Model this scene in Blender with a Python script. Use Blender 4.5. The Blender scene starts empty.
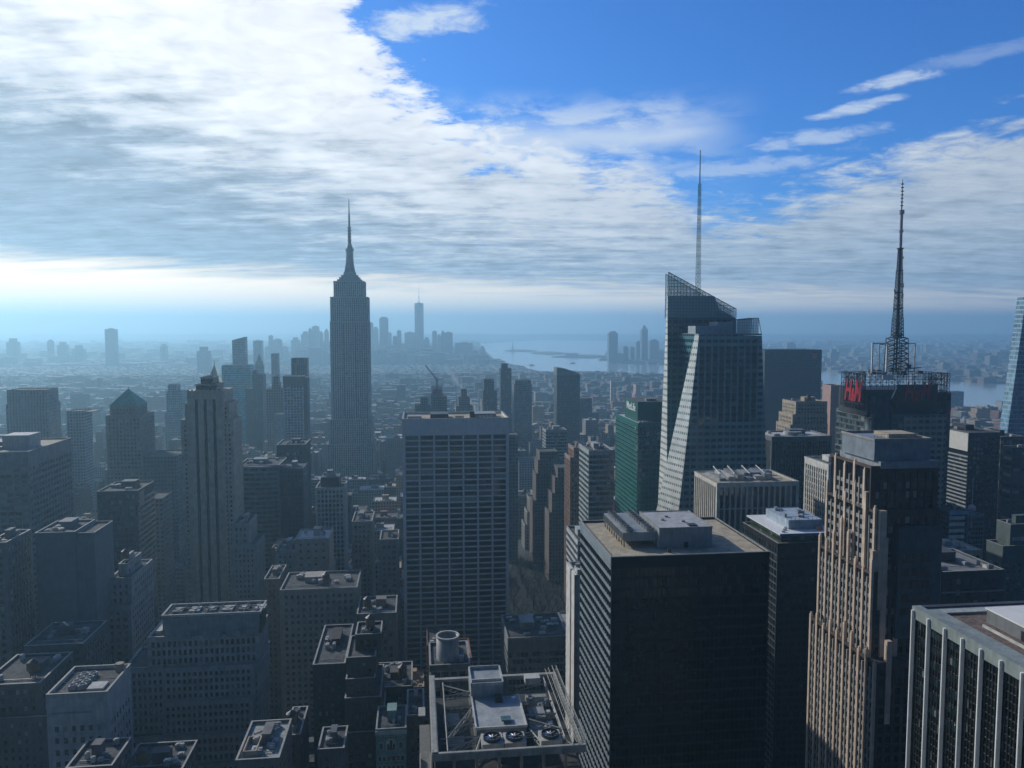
import bpy, math, random
import numpy as np
from mathutils import Vector, Matrix
R = math.radians
rnd = random.Random(7)
S = bpy.context.scene
COL = S.collection

# ------------------------------------------------------------------ camera
FPX, CH, PITCH, TH = 795.0, 245.0, math.atan(58/795.0), R(6.8)
cam_d = bpy.data.cameras.new("camera"); cam = bpy.data.objects.new("camera", cam_d); COL.objects.link(cam)
cam.location = (0, 0, CH); cam.rotation_euler = (R(90)-PITCH, 0, 0)
cam_d.sensor_width = 36; cam_d.lens = FPX/1024*36; cam_d.clip_start = 1; cam_d.clip_end = 120000
S.camera = cam
S.render.resolution_x, S.render.resolution_y = 1024, 768
S.view_settings.view_transform = 'Standard'; S.view_settings.look = 'None'
S.view_settings.exposure = -0.6; S.view_settings.gamma = 1.0; S.view_settings.use_curve_mapping = False
S.cycles.max_bounces = 6; S.cycles.diffuse_bounces = 2; S.cycles.glossy_bounces = 3; S.cycles.transmission_bounces = 4
S.cycles.transparent_max_bounces = 12; S.cycles.volume_bounces = 3
S.cycles.use_denoising = True
S.cycles.sample_clamp_indirect = 4.0

# ------------------------------------------------------------------ sky + sun
SUN_AZ, SUN_EL = -46.0, 27.0          # degrees left of +Y, above the horizon
w = bpy.data.worlds.new("World"); S.world = w; w.use_nodes = True
NT = w.node_tree; NT.nodes.clear()

class N:
    """tiny helper for node maths"""
    def __init__(s, nt): s.nt = nt
    def n(s, t, **kw):
        x = s.nt.nodes.new(t)
        for k, v in kw.items(): setattr(x, k, v)
        return x
    def put(s, sock, v):
        if isinstance(v, bpy.types.NodeSocket): s.nt.links.new(v, sock)
        else: sock.default_value = v
    def m(s, op, a, b=0.0, c=0.0, clamp=False):
        x = s.n('ShaderNodeMath', operation=op, use_clamp=clamp)
        s.put(x.inputs[0], a); s.put(x.inputs[1], b); s.put(x.inputs[2], c)
        return x.outputs[0]
    def mix(s, f, a, b, mode='MIX'):
        x = s.n('ShaderNodeMix', data_type='RGBA', blend_type=mode)
        s.put(x.inputs[0], f); s.put(x.inputs[6], a); s.put(x.inputs[7], b)
        return x.outputs[2]
    def mr(s, v, a, b, c=0.0, d=1.0, t='SMOOTHSTEP'):
        x = s.n('ShaderNodeMapRange', interpolation_type=t)
        for i, q in enumerate((v, a, b, c, d)): s.put(x.inputs[i], q)
        return x.outputs[0]
    def comb(s, a, b, c=0.0):
        x = s.n('ShaderNodeCombineXYZ'); s.put(x.inputs[0], a); s.put(x.inputs[1], b); s.put(x.inputs[2], c); return x.outputs[0]
    def sep(s, v):
        x = s.n('ShaderNodeSeparateXYZ'); s.put(x.inputs[0], v); return x.outputs
    def noise(s, vec, scale, detail=4.0, rough=0.5, dist=0.0):
        x = s.n('ShaderNodeTexNoise'); s.put(x.inputs['Vector'], vec); x.inputs['Scale'].default_value = scale
        x.inputs['Detail'].default_value = detail; x.inputs['Roughness'].default_value = rough; x.inputs['Distortion'].default_value = dist
        return x.outputs[0]
    def curve(s, v, lo, hi, pts, vmax):
        """piecewise curve of v in [lo, hi] -> [0, vmax]"""
        x = s.n('ShaderNodeFloatCurve')
        t = s.mr(v, lo, hi, 0.0, 1.0, 'LINEAR'); s.put(x.inputs['Value'], t)
        c = x.mapping.curves[0]
        P = [((a-lo)/(hi-lo), b/vmax) for a, b in pts]
        c.points[0].location = P[0]; c.points[-1].location = P[-1]
        for p in P[1:-1]: c.points.new(*p)
        for p in c.points: p.handle_type = 'AUTO_CLAMPED'
        x.mapping.update()
        return s.m('MULTIPLY', x.outputs[0], vmax)

q = N(NT)
tc = q.n('ShaderNodeTexCoord').outputs['Generated']
dx, dy, dz = q.sep(tc)
az = q.m('DEGREES', q.m('ARCTAN2', dx, dy)); el = q.m('DEGREES', q.m('ARCSINE', dz))
sky = q.n('ShaderNodeTexSky', sky_type='NISHITA'); sky.sun_disc = False
sky.sun_elevation = R(SUN_EL); sky.sun_rotation = R(SUN_AZ); sky.altitude = 200; sky.air_density = 1.0; sky.dust_density = 0.6; sky.ozone_density = 3.0
zz = q.m('ADD', q.m('MAXIMUM', dz, 0.0), 0.10)
cp = q.comb(q.m('DIVIDE', dx, zz), q.m('DIVIDE', dy, zz), 0.0)       # a flat cloud layer seen in perspective
big = q.noise(cp, 0.55, 5.0, 0.55, 0.3)
fine = q.noise(cp, 2.4, 7.0, 0.62, 0.4)
rot = q.n('ShaderNodeMapping'); q.put(rot.inputs[0], cp); rot.inputs['Rotation'].default_value = (0, 0, R(24)); rot.inputs['Scale'].default_value = (0.8, 2.6, 1)
streak = q.noise(rot.outputs[0], 1.3, 6.0, 0.6, 0.5)
Eb = q.curve(az, -180, 180, [(-180, 4), (-110, 6), (-75, 40), (-35, 40), (-15.0, 30), (-11.5, 21), (-8.5, 17.0), (-4.5, 14.2), (0, 12.6), (5, 12.0), (9.5, 10.8), (13, 8.6), (16, 7.8), (19.5, 8.9), (23.0, 10.0), (27.5, 11.6), (33, 12.9), (60, 16), (100, 10), (180, 4)], 60.0)
sgn = q.m('SUBTRACT', Eb, el)
puff = q.noise(cp, 9.0, 6.0, 0.65, 0.6)
puff2 = q.noise(cp, 4.2, 6.0, 0.6, 0.3)
rag = q.m('ADD', q.m('MULTIPLY', q.m('SUBTRACT', fine, 0.5), 9.0), q.m('MULTIPLY', q.m('SUBTRACT', big, 0.5), 5.0))
rag = q.m('ADD', rag, q.m('ADD', q.m('MULTIPLY', q.m('SUBTRACT', puff, 0.5), 9.0), q.m('MULTIPLY', q.m('SUBTRACT', puff2, 0.5), 13.0)))
rag = q.m('MULTIPLY', rag, q.mr(az, -8, 6, 1.0, .5))
cov = q.mr(q.m('ADD', sgn, rag), -1.0, 2.1)
# thin veil and small wisps
veil = q.m('MULTIPLY', q.mr(q.m('ABSOLUTE', q.m('SUBTRACT', q.m('ADD', el, q.m('MULTIPLY', q.m('SUBTRACT', fine, .5), 3.0)), 12.9)), 0.0, 1.9, 1.0, 0.0),
           q.m('MULTIPLY', q.mr(az, -8, -1), q.mr(az, 11, 17, 1, 0)))
veil2 = q.m('MULTIPLY', q.mr(el, 6, 14), q.m('MULTIPLY', q.mr(el, 14, 16.5, 1, 0), q.m('MULTIPLY', q.mr(puff2, .36, .62), q.mr(az, -10, -3))))
wn_ = q.m('ADD', q.m('MULTIPLY', puff2, .5), q.m('MULTIPLY', puff, .5))
def wisp(a0, e0, la, le, tilt, amt, src=None):
    src = src or wn_
    a = q.m('SUBTRACT', az, a0); e = q.m('SUBTRACT', q.m('SUBTRACT', el, e0), q.m('MULTIPLY', a, tilt))
    rr = q.m('ADD', q.m('POWER', q.m('DIVIDE', a, la), 2.0), q.m('POWER', q.m('DIVIDE', e, le), 2.0))
    return q.m('MULTIPLY', q.mr(q.m('ADD', rr, q.m('MULTIPLY', q.m('SUBTRACT', src, .5), 7.5)), -0.3, 1.5, 1.0, 0.0), amt)
ws = q.m('MAXIMUM', wisp(25.2, 15.2, 2.9, .42, .10, .75), wisp(23.2, 13.9, 2.5, .38, .10, .75))
ws = q.m('MAXIMUM', ws, wisp(20.2, 12.2, 4.5, .55, .04, .6)); ws = q.m('MAXIMUM', ws, wisp(-6.2, 20.2, 3.6, 1.0, .12, .95))
ws = q.m('MAXIMUM', ws, wisp(16, 10.6, 5.0, .6, .03, .5)); ws = q.m('MAXIMUM', ws, wisp(29.5, 16.0, 4.5, .5, .12, .25))
veil2 = q.m('MULTIPLY', veil2, q.mr(az, 9, 18, 1, 0))
thin = q.m('MAXIMUM', q.m('MAXIMUM', q.m('MULTIPLY', veil, .8), q.m('MULTIPLY', veil2, .75)), ws)
# brightness of the cloud deck: lit towards the sun (upper left), grey-blue beneath
Ew = q.curve(az, -180, 180, [(-180, 20), (-80, 26), (-50, 19), (-34, 15.8), (-26, 14.2), (-18, 11.5), (-12, 9.6), (-5, 7.6), (0, 7.0), (8, 5.6), (20, 6.2), (33, 7.5), (60, 9), (180, 12)], 60.0)
streak2 = q.noise(rot.outputs[0], 3.6, 6.0, 0.65, 0.4)
lumn = q.m('ADD', q.m('MULTIPLY', q.m('SUBTRACT', streak, .5), 13.0), q.m('ADD', q.m('MULTIPLY', q.m('SUBTRACT', fine, .5), 7.0), q.m('MULTIPLY', q.m('ADD', q.m('SUBTRACT', streak2, .5), q.m('SUBTRACT', puff2, .5)), 9.0)))
lum = q.mr(q.m('ADD', q.m('SUBTRACT', el, Ew), lumn), -5.5, 5.5)
warm = q.mr(az, -36, 34)
white = q.mix(warm, (10.9, 11.1, 11.4, 1), (5.6, 6.4, 7.3, 1))
white = q.mix(q.mr(az, -6, 12), white, (7.0, 7.7, 8.5, 1)) if False else white
grey = q.mix(warm, (2.6, 3.3, 4.3, 1), (3.2, 4.2, 5.3, 1))
gmod = q.mr(q.m('ADD', q.m('MULTIPLY', puff2, .5), q.m('MULTIPLY', streak2, .5)), .36, .64, .74, 1.42, 'LINEAR')
grey = q.mix(1.0, grey, q.comb(gmod, gmod, gmod), 'MULTIPLY')
wmod = q.mr(q.m('ADD', q.m('MULTIPLY', puff, .5), q.m('MULTIPLY', fine, .5)), .36, .62, .78, 1.06, 'LINEAR')
white = q.mix(1.0, white, q.comb(wmod, wmod, q.m('POWER', wmod, .8)), 'MULTIPLY')
deck = q.mix(lum, grey, white)
low = q.mix(q.mr(az, -30, 2), (18.5, 14.2, 9.4, 1), (15.0, 12.8, 10.0, 1))
lowf = q.mr(q.m('ADD', el, q.m('ADD', q.m('MULTIPLY', q.m('SUBTRACT', streak, .5), 2.6), q.m('MULTIPLY', az, .035))), 1.9, 3.9, 1.0, 0.0)
low = q.mix(q.mr(q.m('ABSOLUTE', az), 48, 85), low, (2.4, 3.6, 5.2, 1))
deck = q.mix(lowf, deck, low)
tint = q.mix(1.0, sky.outputs[0], (0.34, 0.68, 1.10, 1), 'MULTIPLY')
behind = q.mr(q.m('ABSOLUTE', az), 50, 110, 1.0, 0.85)
tintb = q.mix(1.0, tint, q.comb(q.mr(q.m('ABSOLUTE', az), 50, 110, .72, .95), behind, q.mr(q.m('ABSOLUTE', az), 50, 110, 1.2, .82)), 'MULTIPLY')
skyc = q.mix(q.m('MULTIPLY', thin, 1.0, clamp=True), tintb, (6.3, 7.3, 8.7, 1))
skyc = q.mix(cov, skyc, deck)
cg_ = q.mr(q.m('ABSOLUTE', az), 42, 95, 1.58, .6)
bg = q.n('ShaderNodeBackground'); q.put(bg.inputs[0], q.mix(1.0, skyc, q.comb(cg_, cg_, cg_), 'MULTIPLY')); bg.inputs[1].default_value = 0.10
q.nt.links.new(bg.outputs[0], q.n('ShaderNodeOutputWorld').inputs[0])

sl = bpy.data.lights.new("sun", 'SUN'); so = bpy.data.objects.new("sun", sl); COL.objects.link(so)
sl.energy = 5.0; sl.angle = R(0.6); sl.color = (1.0, 0.95, 0.87)
sd = Vector((math.sin(R(SUN_AZ))*math.cos(R(SUN_EL)), math.cos(R(SUN_AZ))*math.cos(R(SUN_EL)), math.sin(R(SUN_EL))))
so.rotation_euler = sd.to_track_quat('Z', 'Y').to_euler()
HAZE_D, HAZE_C, HAZE_G = 0.00016, (0.45, 0.775, 1.0, 1), 0.54

# ------------------------------------------------------------------ coordinates
CT, ST = math.cos(TH), math.sin(TH)
def ray(px, py):
    a, b = (px-512)/FPX, (384-py)/FPX
    return Vector((a, math.cos(PITCH)+b*math.sin(PITCH), -math.sin(PITCH)+b*math.cos(PITCH)))
def uvw(P): return (P.x*CT+P.y*ST, -P.x*ST+P.y*CT, P.z)
def at_v(px, py, v):
    """street-grid point (u, v, z) that the pixel looks at on the plane v"""
    d = ray(px, py); k = v/(-d.x*ST+d.y*CT); return uvw(Vector((0, 0, CH))+d*k)
def at_z(px, py, z):
    d = ray(px, py); k = (z-CH)/d.z; return uvw(Vector((0, 0, CH))+d*k)
def world(u, v, z=0.0): return Vector((u*CT-v*ST, u*ST+v*CT, z))
def project(P):
    x, y, z = P.x, P.y, P.z-CH
    f = y*math.cos(PITCH)-z*math.sin(PITCH); g = y*math.sin(PITCH)+z*math.cos(PITCH)
    return (512+FPX*x/f, 384-FPX*g/f)

# ------------------------------------------------------------------ mesh helpers
class MB:
    def __init__(s): s.v = []; s.f = []
    def add(s, vs, fs):
        o = len(s.v); s.v += [tuple(p) for p in vs]; s.f += [tuple(i+o for i in f) for f in fs]; return s
    def box(s, x0, x1, y0, y1, z0, z1):
        return s.add([(x0,y0,z0),(x1,y0,z0),(x1,y1,z0),(x0,y1,z0),(x0,y0,z1),(x1,y0,z1),(x1,y1,z1),(x0,y1,z1)],
                     [(0,3,2,1),(4,5,6,7),(0,1,5,4),(1,2,6,5),(2,3,7,6),(3,0,4,7)])
    def frustum(s, a, b):
        """a, b: (x0,x1,y0,y1,z)"""
        vs = [(a[0],a[2],a[4]),(a[1],a[2],a[4]),(a[1],a[3],a[4]),(a[0],a[3],a[4]),(b[0],b[2],b[4]),(b[1],b[2],b[4]),(b[1],b[3],b[4]),(b[0],b[3],b[4])]
        return s.add(vs, [(0,3,2,1),(4,5,6,7),(0,1,5,4),(1,2,6,5),(2,3,7,6),(3,0,4,7)])
    def cyl(s, x, y, z0, z1, r0, r1=None, n=16):
        r1 = r0 if r1 is None else r1
        vs = [(x+r0*math.cos(2*math.pi*i/n), y+r0*math.sin(2*math.pi*i/n), z0) for i in range(n)]
        vs += [(x+r1*math.cos(2*math.pi*i/n), y+r1*math.sin(2*math.pi*i/n), z1) for i in range(n)]
        fs = [tuple(range(n-1, -1, -1)), tuple(range(n, 2*n))] + [(i, (i+1)%n, n+(i+1)%n, n+i) for i in range(n)]
        return s.add(vs, fs)
    def tube(s, x, y, z0, z1, ro, ri, n=24):
        """open-topped round shell"""
        c = [(math.cos(2*math.pi*i/n), math.sin(2*math.pi*i/n)) for i in range(n)]
        vs = [(x+ro*a, y+ro*b, z0) for a, b in c]+[(x+ro*a, y+ro*b, z1) for a, b in c]+[(x+ri*a, y+ri*b, z1) for a, b in c]+[(x+ri*a, y+ri*b, z0) for a, b in c]
        fs = []
        for i in range(n):
            j = (i+1) % n
            for k in range(3): fs.append((k*n+i, k*n+j, (k+1)*n+j, (k+1)*n+i))
        return s.add(vs, fs)
    def bar(s, p, q_, r=0.2, n=4, r2=None):
        p = Vector(p); q_ = Vector(q_); d = q_-p
        if d.length < 1e-6: return s
        r2 = r if r2 is None else r2
        z = d.normalized(); x = z.orthogonal().normalized(); y = z.cross(x)
        vs = []
        for c, rr in ((p, r), (q_, r2)):
            for i in range(n):
                a = 2*math.pi*(i+.5)/n; vs.append(c+x*rr*math.cos(a)+y*rr*math.sin(a))
        fs = [tuple(range(n-1, -1, -1)), tuple(range(n, 2*n))]+[(i, (i+1)%n, n+(i+1)%n, n+i) for i in range(n)]
        return s.add(vs, fs)
    def prism(s, pts, z0, z1):
        n = len(pts)
        zs = z1 if isinstance(z1, (list, tuple)) else [z1]*n
        vs = [(a, b, z0) for a, b in pts]+[(a, b, zs[i]) for i, (a, b) in enumerate(pts)]
        return s.add(vs, [tuple(range(n-1, -1, -1)), tuple(range(n, 2*n))]+[(i, (i+1)%n, n+(i+1)%n, n+i) for i in range(n)])
    def mesh(s, name, mat):
        me = bpy.data.meshes.new(name); me.from_pydata(s.v, [], s.f)
        if mat: me.materials.append(mat)
        me.update(); return me
    def build(s, name, mat, parent=None, loc=None, kind=None, label=None, smooth=False):
        me = s.mesh(name, mat)
        if smooth:
            for p in me.polygons: p.use_smooth = len(p.vertices) == 4
        o = bpy.data.objects.new(name, me); COL.objects.link(o)
        if parent: o.parent = parent
        if loc: o.location = loc
        if kind: o['kind'] = kind
        if label: o['label'] = label
        return o
def empty(name, u, v, label, cat, group=None, z=0.0, rot=None):
    o = bpy.data.objects.new(name, None); COL.objects.link(o); o.location = world(u, v, z)
    o.rotation_euler = (0, 0, TH if rot is None else rot); o['label'] = label; o['category'] = cat; o.empty_display_size = 5
    if group: o['group'] = group
    return o
def pcopy(o, parent, loc=None, rot=None, name=None):
    c = o.copy(); COL.objects.link(c); c.parent = parent
    if loc is not None: c.location = loc
    if rot is not None: c.rotation_euler = rot
    return c

# ------------------------------------------------------------------ materials
def newmat(name):
    m = bpy.data.materials.new(name); m.use_nodes = True; nt = m.node_tree; nt.nodes.clear()
    k = N(nt); b = k.n('ShaderNodeBsdfPrincipled'); o = k.n('ShaderNodeOutputMaterial'); nt.links.new(b.outputs[0], o.inputs[0])
    return m, k, b
def c4(c, f=1.0): return (c[0]*f, c[1]*f, c[2]*f, 1)
_mc = {}
def plain(c, rough=.75, metal=0.0, var=.25, scale=.25, spec=.4, name='painted'):
    """a weathered surface: soft mottling plus rain streaks"""
    key = ('p', c, rough, metal, var, scale)
    if key in _mc: return _mc[key]
    m, k, b = newmat(name)
    tc = k.n('ShaderNodeTexCoord').outputs['Object']
    mp = k.n('ShaderNodeMapping'); k.put(mp.inputs[0], tc); mp.inputs['Scale'].default_value = (1, 1, .12)
    n1 = k.noise(tc, scale, 5, .6); n2 = k.noise(mp.outputs[0], scale*4, 4, .6)
    f = k.mr(k.m('ADD', k.m('MULTIPLY', n1, .6), k.m('MULTIPLY', n2, .4)), .34, .66, 1-var*1.35, 1+var*1.1, 'LINEAR')
    k.put(b.inputs['Base Color'], k.mix(1.0, c4(c), k.comb(f, f, f), 'MULTIPLY'))
    b.inputs['Roughness'].default_value = rough; b.inputs['Metallic'].default_value = metal; b.inputs['Specular IOR Level'].default_value = spec
    _mc[key] = m; return m
def glass(c, bay=3.0, flr=3.6, rough=.12, var=.7, metal=0.0, blind=.18, spec=.6, wob=.02):
    """window glass: every pane has its own tone, some with pale blinds"""
    key = ('g', c, bay, flr, rough, var, metal, blind, spec)
    if key in _mc: return _mc[key]
    m, k, b = newmat('window_glass')
    t = k.n('ShaderNodeTexCoord'); x, y, z = k.sep(t.outputs['Object'])
    h = k.m('ADD', x, y)
    cell = k.comb(k.m('FLOOR', k.m('DIVIDE', h, bay)), k.m('FLOOR', k.m('DIVIDE', z, flr)), 0.0)
    wn = k.n('ShaderNodeTexWhiteNoise', noise_dimensions='2D'); k.put(wn.inputs['Vector'], cell)
    r = wn.outputs[0]
    f = k.mr(r, 0, 1, 1-var, 1+var, 'LINEAR')
    base = k.mix(1.0, c4(c), k.comb(f, f, f), 'MULTIPLY')
    bl = k.m('MULTIPLY', k.m('GREATER_THAN', r, 1-blind), .30)
    base = k.mix(bl, base, (.30, .30, .27, 1))
    k.put(b.inputs['Base Color'], base); b.inputs['Roughness'].default_value = rough
    b.inputs['Metallic'].default_value = metal; b.inputs['Specular IOR Level'].default_value = spec
    # each pane leans by a hair, so reflections break from pane to pane
    g = k.n('ShaderNodeNewGeometry'); v1 = k.n('ShaderNodeVectorMath', operation='SCALE')
    v0 = k.n('ShaderNodeVectorMath', operation='SUBTRACT'); k.put(v0.inputs[0], wn.outputs[1]); v0.inputs[1].default_value = (.5, .5, .5)
    k.put(v1.inputs[0], v0.outputs[0]); v1.inputs['Scale'].default_value = wob
    v2 = k.n('ShaderNodeVectorMath', operation='ADD'); k.put(v2.inputs[0], g.outputs['Normal']); k.put(v2.inputs[1], v1.outputs[0])
    v3 = k.n('ShaderNodeVectorMath', operation='NORMALIZE'); k.put(v3.inputs[0], v2.outputs[0]); k.put(b.inputs['Normal'], v3.outputs[0])
    _mc[key] = m; return m
def facade(wall, gl, bay=3.2, flr=3.5, wx=.5, wz=.5, rough=.8, attr=False, band=0, offz=.2, grough=.15, metal=0.0, blind=.12):
    """walls with rows of windows for buildings too far off to show their relief; wx, wz = share of a bay / floor that is glass"""
    key = ('f', wall, gl, bay, flr, wx, wz, rough, attr, band, metal, blind)
    if key in _mc: return _mc[key]
    m, k, b = newmat('facade')
    t = k.n('ShaderNodeTexCoord'); x, y, z = k.sep(t.outputs['Object']); nx, ny, nz = k.sep(t.outputs['Normal'])
    side = k.m('GREATER_THAN', k.m('ABSOLUTE', nx), k.m('ABSOLUTE', ny))
    h = k.m('ADD', k.m('MULTIPLY', y, side), k.m('MULTIPLY', x, k.m('SUBTRACT', 1.0, side)))
    hb, zb = k.m('DIVIDE', h, bay), k.m('DIVIDE', z, flr)
    fx, fz = k.m('FRACT', hb), k.m('FRACT', k.m('ADD', zb, offz))
    inx = k.m('LESS_THAN', k.m('ABSOLUTE', k.m('SUBTRACT', fx, .5)), wx/2)
    inz = k.m('LESS_THAN', k.m('ABSOLUTE', k.m('SUBTRACT', fz, .5)), wz/2)
    up = k.m('LESS_THAN', k.m('ABSOLUTE', nz), .5)
    win = k.m('MULTIPLY', k.m('MULTIPLY', inx, inz), up)
    wn = k.n('ShaderNodeTexWhiteNoise', noise_dimensions='3D')
    k.put(wn.inputs['Vector'], k.comb(k.m('FLOOR', hb), k.m('FLOOR', k.m('ADD', zb, offz)), side)); r = wn.outputs[0]
    f = k.mr(r, 0, 1, .5, 1.6, 'LINEAR'); gcol = k.mix(1.0, c4(gl), k.comb(f, f, f), 'MULTIPLY')
    gcol = k.mix(k.m('MULTIPLY', k.m('GREATER_THAN', r, 1-blind), .45), gcol, (.3, .3, .27, 1))
    n1 = k.noise(t.outputs['Object'], .08, 5, .6); wf = k.mr(n1, .3, .7, .78, 1.2, 'LINEAR')
    wc = c4(wall)
    if attr:
        at = k.n('ShaderNodeAttribute', attribute_name='tint'); wc = k.mix(1.0, c4(wall), at.outputs['Color'], 'MULTIPLY')
    wcol = k.mix(1.0, wc, k.comb(wf, wf, wf), 'MULTIPLY')
    roofc = k.mix(1.0, k.mix(k.noise(t.outputs['Object'], .05, 4, .6), (.06, .065, .075, 1), (.22, .22, .22, 1)), k.comb(wf, wf, wf), 'MULTIPLY')
    wcol = k.mix(up, roofc, wcol)
    k.put(b.inputs['Base Color'], k.mix(win, wcol, gcol))
    k.put(b.inputs['Roughness'], k.mr(win, 0, 1, rough, grough, 'LINEAR')); k.put(b.inputs['Metallic'], k.m('MULTIPLY', win, metal))
    b.inputs['Specular IOR Level'].default_value = .5
    _mc[key] = m; return m

STONE = (.30, .29, .26); TAN = (.34, .28, .21); WHITE = (.62, .62, .60); DARK = (.035, .04, .045); GREY = (.20, .21, .22)
M_stone = plain(STONE, .85, name='limestone'); M_tan = plain(TAN, .85, name='tan_stone'); M_white = plain(WHITE, .6, name='white_paint')
M_steel = plain((.35, .36, .37), .45, .6, name='steel'); M_dsteel = plain((.05, .055, .06), .5, .3, name='dark_steel')
M_roof = plain((.085, .088, .09), .95, var=.6, scale=.35, name='tar_roof'); M_gravel = plain((.44, .38, .28), .95, var=.3, scale=.3, name='gravel_roof')
M_unit = plain((.30, .31, .32), .6, var=.3, name='galvanised'); M_wood = plain((.16, .10, .06), .8, name='tank_wood'); M_cop = plain((.30, .30, .285), .7, name='coping')
M_lroof = plain((.5, .5, .48), .9, var=.25, name='pale_roof'); M_black = plain((.018, .018, .02), .5, name='black_metal')
BLINDS = [plain((.30, .30, .27), .5, name='blind'), plain((.05, .06, .065), .12, spec=.8, name='pane'), plain((.02, .025, .03), .08, spec=.9, name='pane_dark'), plain((.10, .12, .13), .2, spec=.8, name='pane_pale')]

FOOT = []     # footprints of what stands: (u0,u1,v0,v1,z,ref or None)
REFS = []     # (px, py, phrase)

_pane = {}
def panes(parent, cells, n, seedv=0, mats=None, weights=(2, 5, 4, 3)):
    """the n windows that show largest as parts of their own"""
    rr = random.Random(seedv+11)
    cells = sorted(cells, key=lambda c: c[4])[:n]
    mats = mats or BLINDS
    for (x, y, z, side, _, ww, hh) in cells:
        mi = rr.choices(range(len(mats)), weights)[0]
        key = (round(ww, 2), round(hh, 2), mats[mi].name)
        if key not in _pane:
            _pane[key] = MB().box(-ww/2, ww/2, -.035, .035, 0, hh).mesh('window', mats[mi])
        o = bpy.data.objects.new('window', _pane[key]); COL.objects.link(o); o.parent = parent
        o.location = (x, y, z); o.rotation_euler = (0, 0, 0 if side == 'F' else math.pi/2)

def lattice(wall, cells, B, x0, x1, y0, y1, z0, z1, bay=3, flr=3.5, pw=.8, sh=1.2, pp=.35, sp=None, faces='FLR', top=2.0, edge=None, base=0):
    """piers and spandrels standing proud of a core; the windows are the gaps between them. B = (u, v) of the local origin"""
    sp = pp*.6 if sp is None else sp
    ee = pw if edge is None else edge
    zt = z1-top; nf = max(1, int(round((zt-z0)/flr))); fh = (zt-z0)/nf
    hid = set()
    for F in faces:
        a, b = (x0, x1) if F in 'FB' else (y0, y1)
        L = b-a-2*ee; nb = max(1, int(round(L/bay))); bw = L/nb
        def put(h0, h1, za, zb, p):
            if F == 'F': wall.box(h0, h1, y0-p, y0, za, zb)
            elif F == 'B': wall.box(h0, h1, y1, y1+p, za, zb)
            elif F == 'L': wall.box(x0-p, x0, h0, h1, za, zb)
            else: wall.box(x1, x1+p, h0, h1, za, zb)
        if pw > 0:
            for i in range(nb+1):
                c = a+ee+i*bw
                if i == 0: put(a-(pp if F in 'FB' else 0), c+pw/2, z0, z1, pp)
                elif i == nb: put(c-pw/2, b+(pp if F in 'FB' else 0), z0, z1, pp)
                else: put(c-pw/2, c+pw/2, z0, z1-top*.5, pp)
        if sh > 0:
            for j in range(nf+1):
                zc = z0+j*fh; put(a, b, zc, min(zc+sh, z1), sp)
        put(a, b, zt, z1, pp*.93)
        if cells is not None:
            for i in range(nb):
                for j in range(nf):
                    h = a+ee+(i+.5)*bw; z = z0+j*fh+sh; hh = fh-sh-.12; ww = bw-pw-.1
                    if ww <= .2 or hh <= .3: continue
                    if F == 'F': p = (h, y0-.04, z)
                    elif F == 'L': p = (x0-.04, h, z)
                    elif F == 'R': p = (x1+.04, h, z)
                    else: continue
                    P = world(B[0]+p[0], B[1]+p[1], z)
                    d = (P-Vector((0, 0, CH))).length
                    X = project(P)
                    if not (-5 < X[0] < 1029 and X[1] < 775): d += 5000
                    cells.append((p[0], p[1], z, F, d, ww, hh))

def water_tank(parent, x, y, z, r=2.0, h=3.6):
    m = MB()
    for a in range(4):
        t = math.pi/4+a*math.pi/2; m.bar((x+r*.7*math.cos(t), y+r*.7*math.sin(t), z), (x+r*.7*math.cos(t), y+r*.7*math.sin(t), z+2.6), .14)
    m.box(x-r*.8, x+r*.8, y-r*.8, y+r*.8, z+2.5, z+2.75)
    t = MB().cyl(x, y, z+2.76, z+2.76+h, r, r*.96, 14).build('water_tank', M_wood, parent)
    m.build('stand', M_dsteel, t)
    MB().cyl(x, y, z+2.77+h, z+2.77+h+1.4, r*1.06, .1, 14).build('lid', M_dsteel, t)
    return t
def roof_clutter(parent, x0, x1, y0, y1, z, n=6, seed=0, tank=False, mat=None):
    rr = random.Random(seed)
    W, D = x1-x0, y1-y0
    bx = x0+W*rr.uniform(.25, .5); by = y0+D*rr.uniform(.35, .5); bw = W*rr.uniform(.2, .4); bd = D*rr.uniform(.2, .4); bh = rr.uniform(2.8, 4.5)
    b = MB().box(bx, bx+bw, by, by+bd, z, z+bh); b.box(bx-.2, bx+bw+.2, by-.2, by+bd+.2, z+bh, z+bh+.3)
    b.build('bulkhead', mat or M_unit, parent)
    for i in range(n):
        w_, d_, h_ = rr.uniform(.04, .1)*W+.6, rr.uniform(.04, .1)*D+.6, rr.uniform(.8, 2.2)
        for _ in range(8):
            x = rr.uniform(x0+1, x1-1-w_); y = rr.uniform(y0+1, y1-1-d_)
            if not (bx-w_-.4 < x < bx+bw+.4 and by-d_-.4 < y < by+bd+.4): break
        else: continue
        u = MB()
        for cx in (0, 1):
            for cy in (0, 1): u.box(x+cx*(w_-.2), x+cx*(w_-.2)+.2, y+cy*(d_-.2), y+cy*(d_-.2)+.2, z, z+.36)
        u.box(x, x+w_, y, y+d_, z+.35, z+.35+h_)
        u.cyl(x+w_/2, y+d_/2, z+.35+h_, z+.6+h_, min(w_, d_)*.35, n=12)
        u.build('ventilation_unit', rr.choice([M_unit, M_lroof, M_steel]), parent)
    pm = MB()
    yy = y0+D*rr.uniform(.1, .25); pm.bar((x0+1.5, yy, z+.5), (x1-1.5, yy, z+.5), .16, 6)
    for i in range(5): pm.bar((x0+1.5+i*(W-3)/4, yy, z), (x0+1.5+i*(W-3)/4, yy, z+.5), .1)
    pm.build('pipe', M_steel, parent)
    if tank: water_tank(parent, x0+W*rr.uniform(.2, .8), y0+D*rr.uniform(.15, .3), z)

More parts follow.
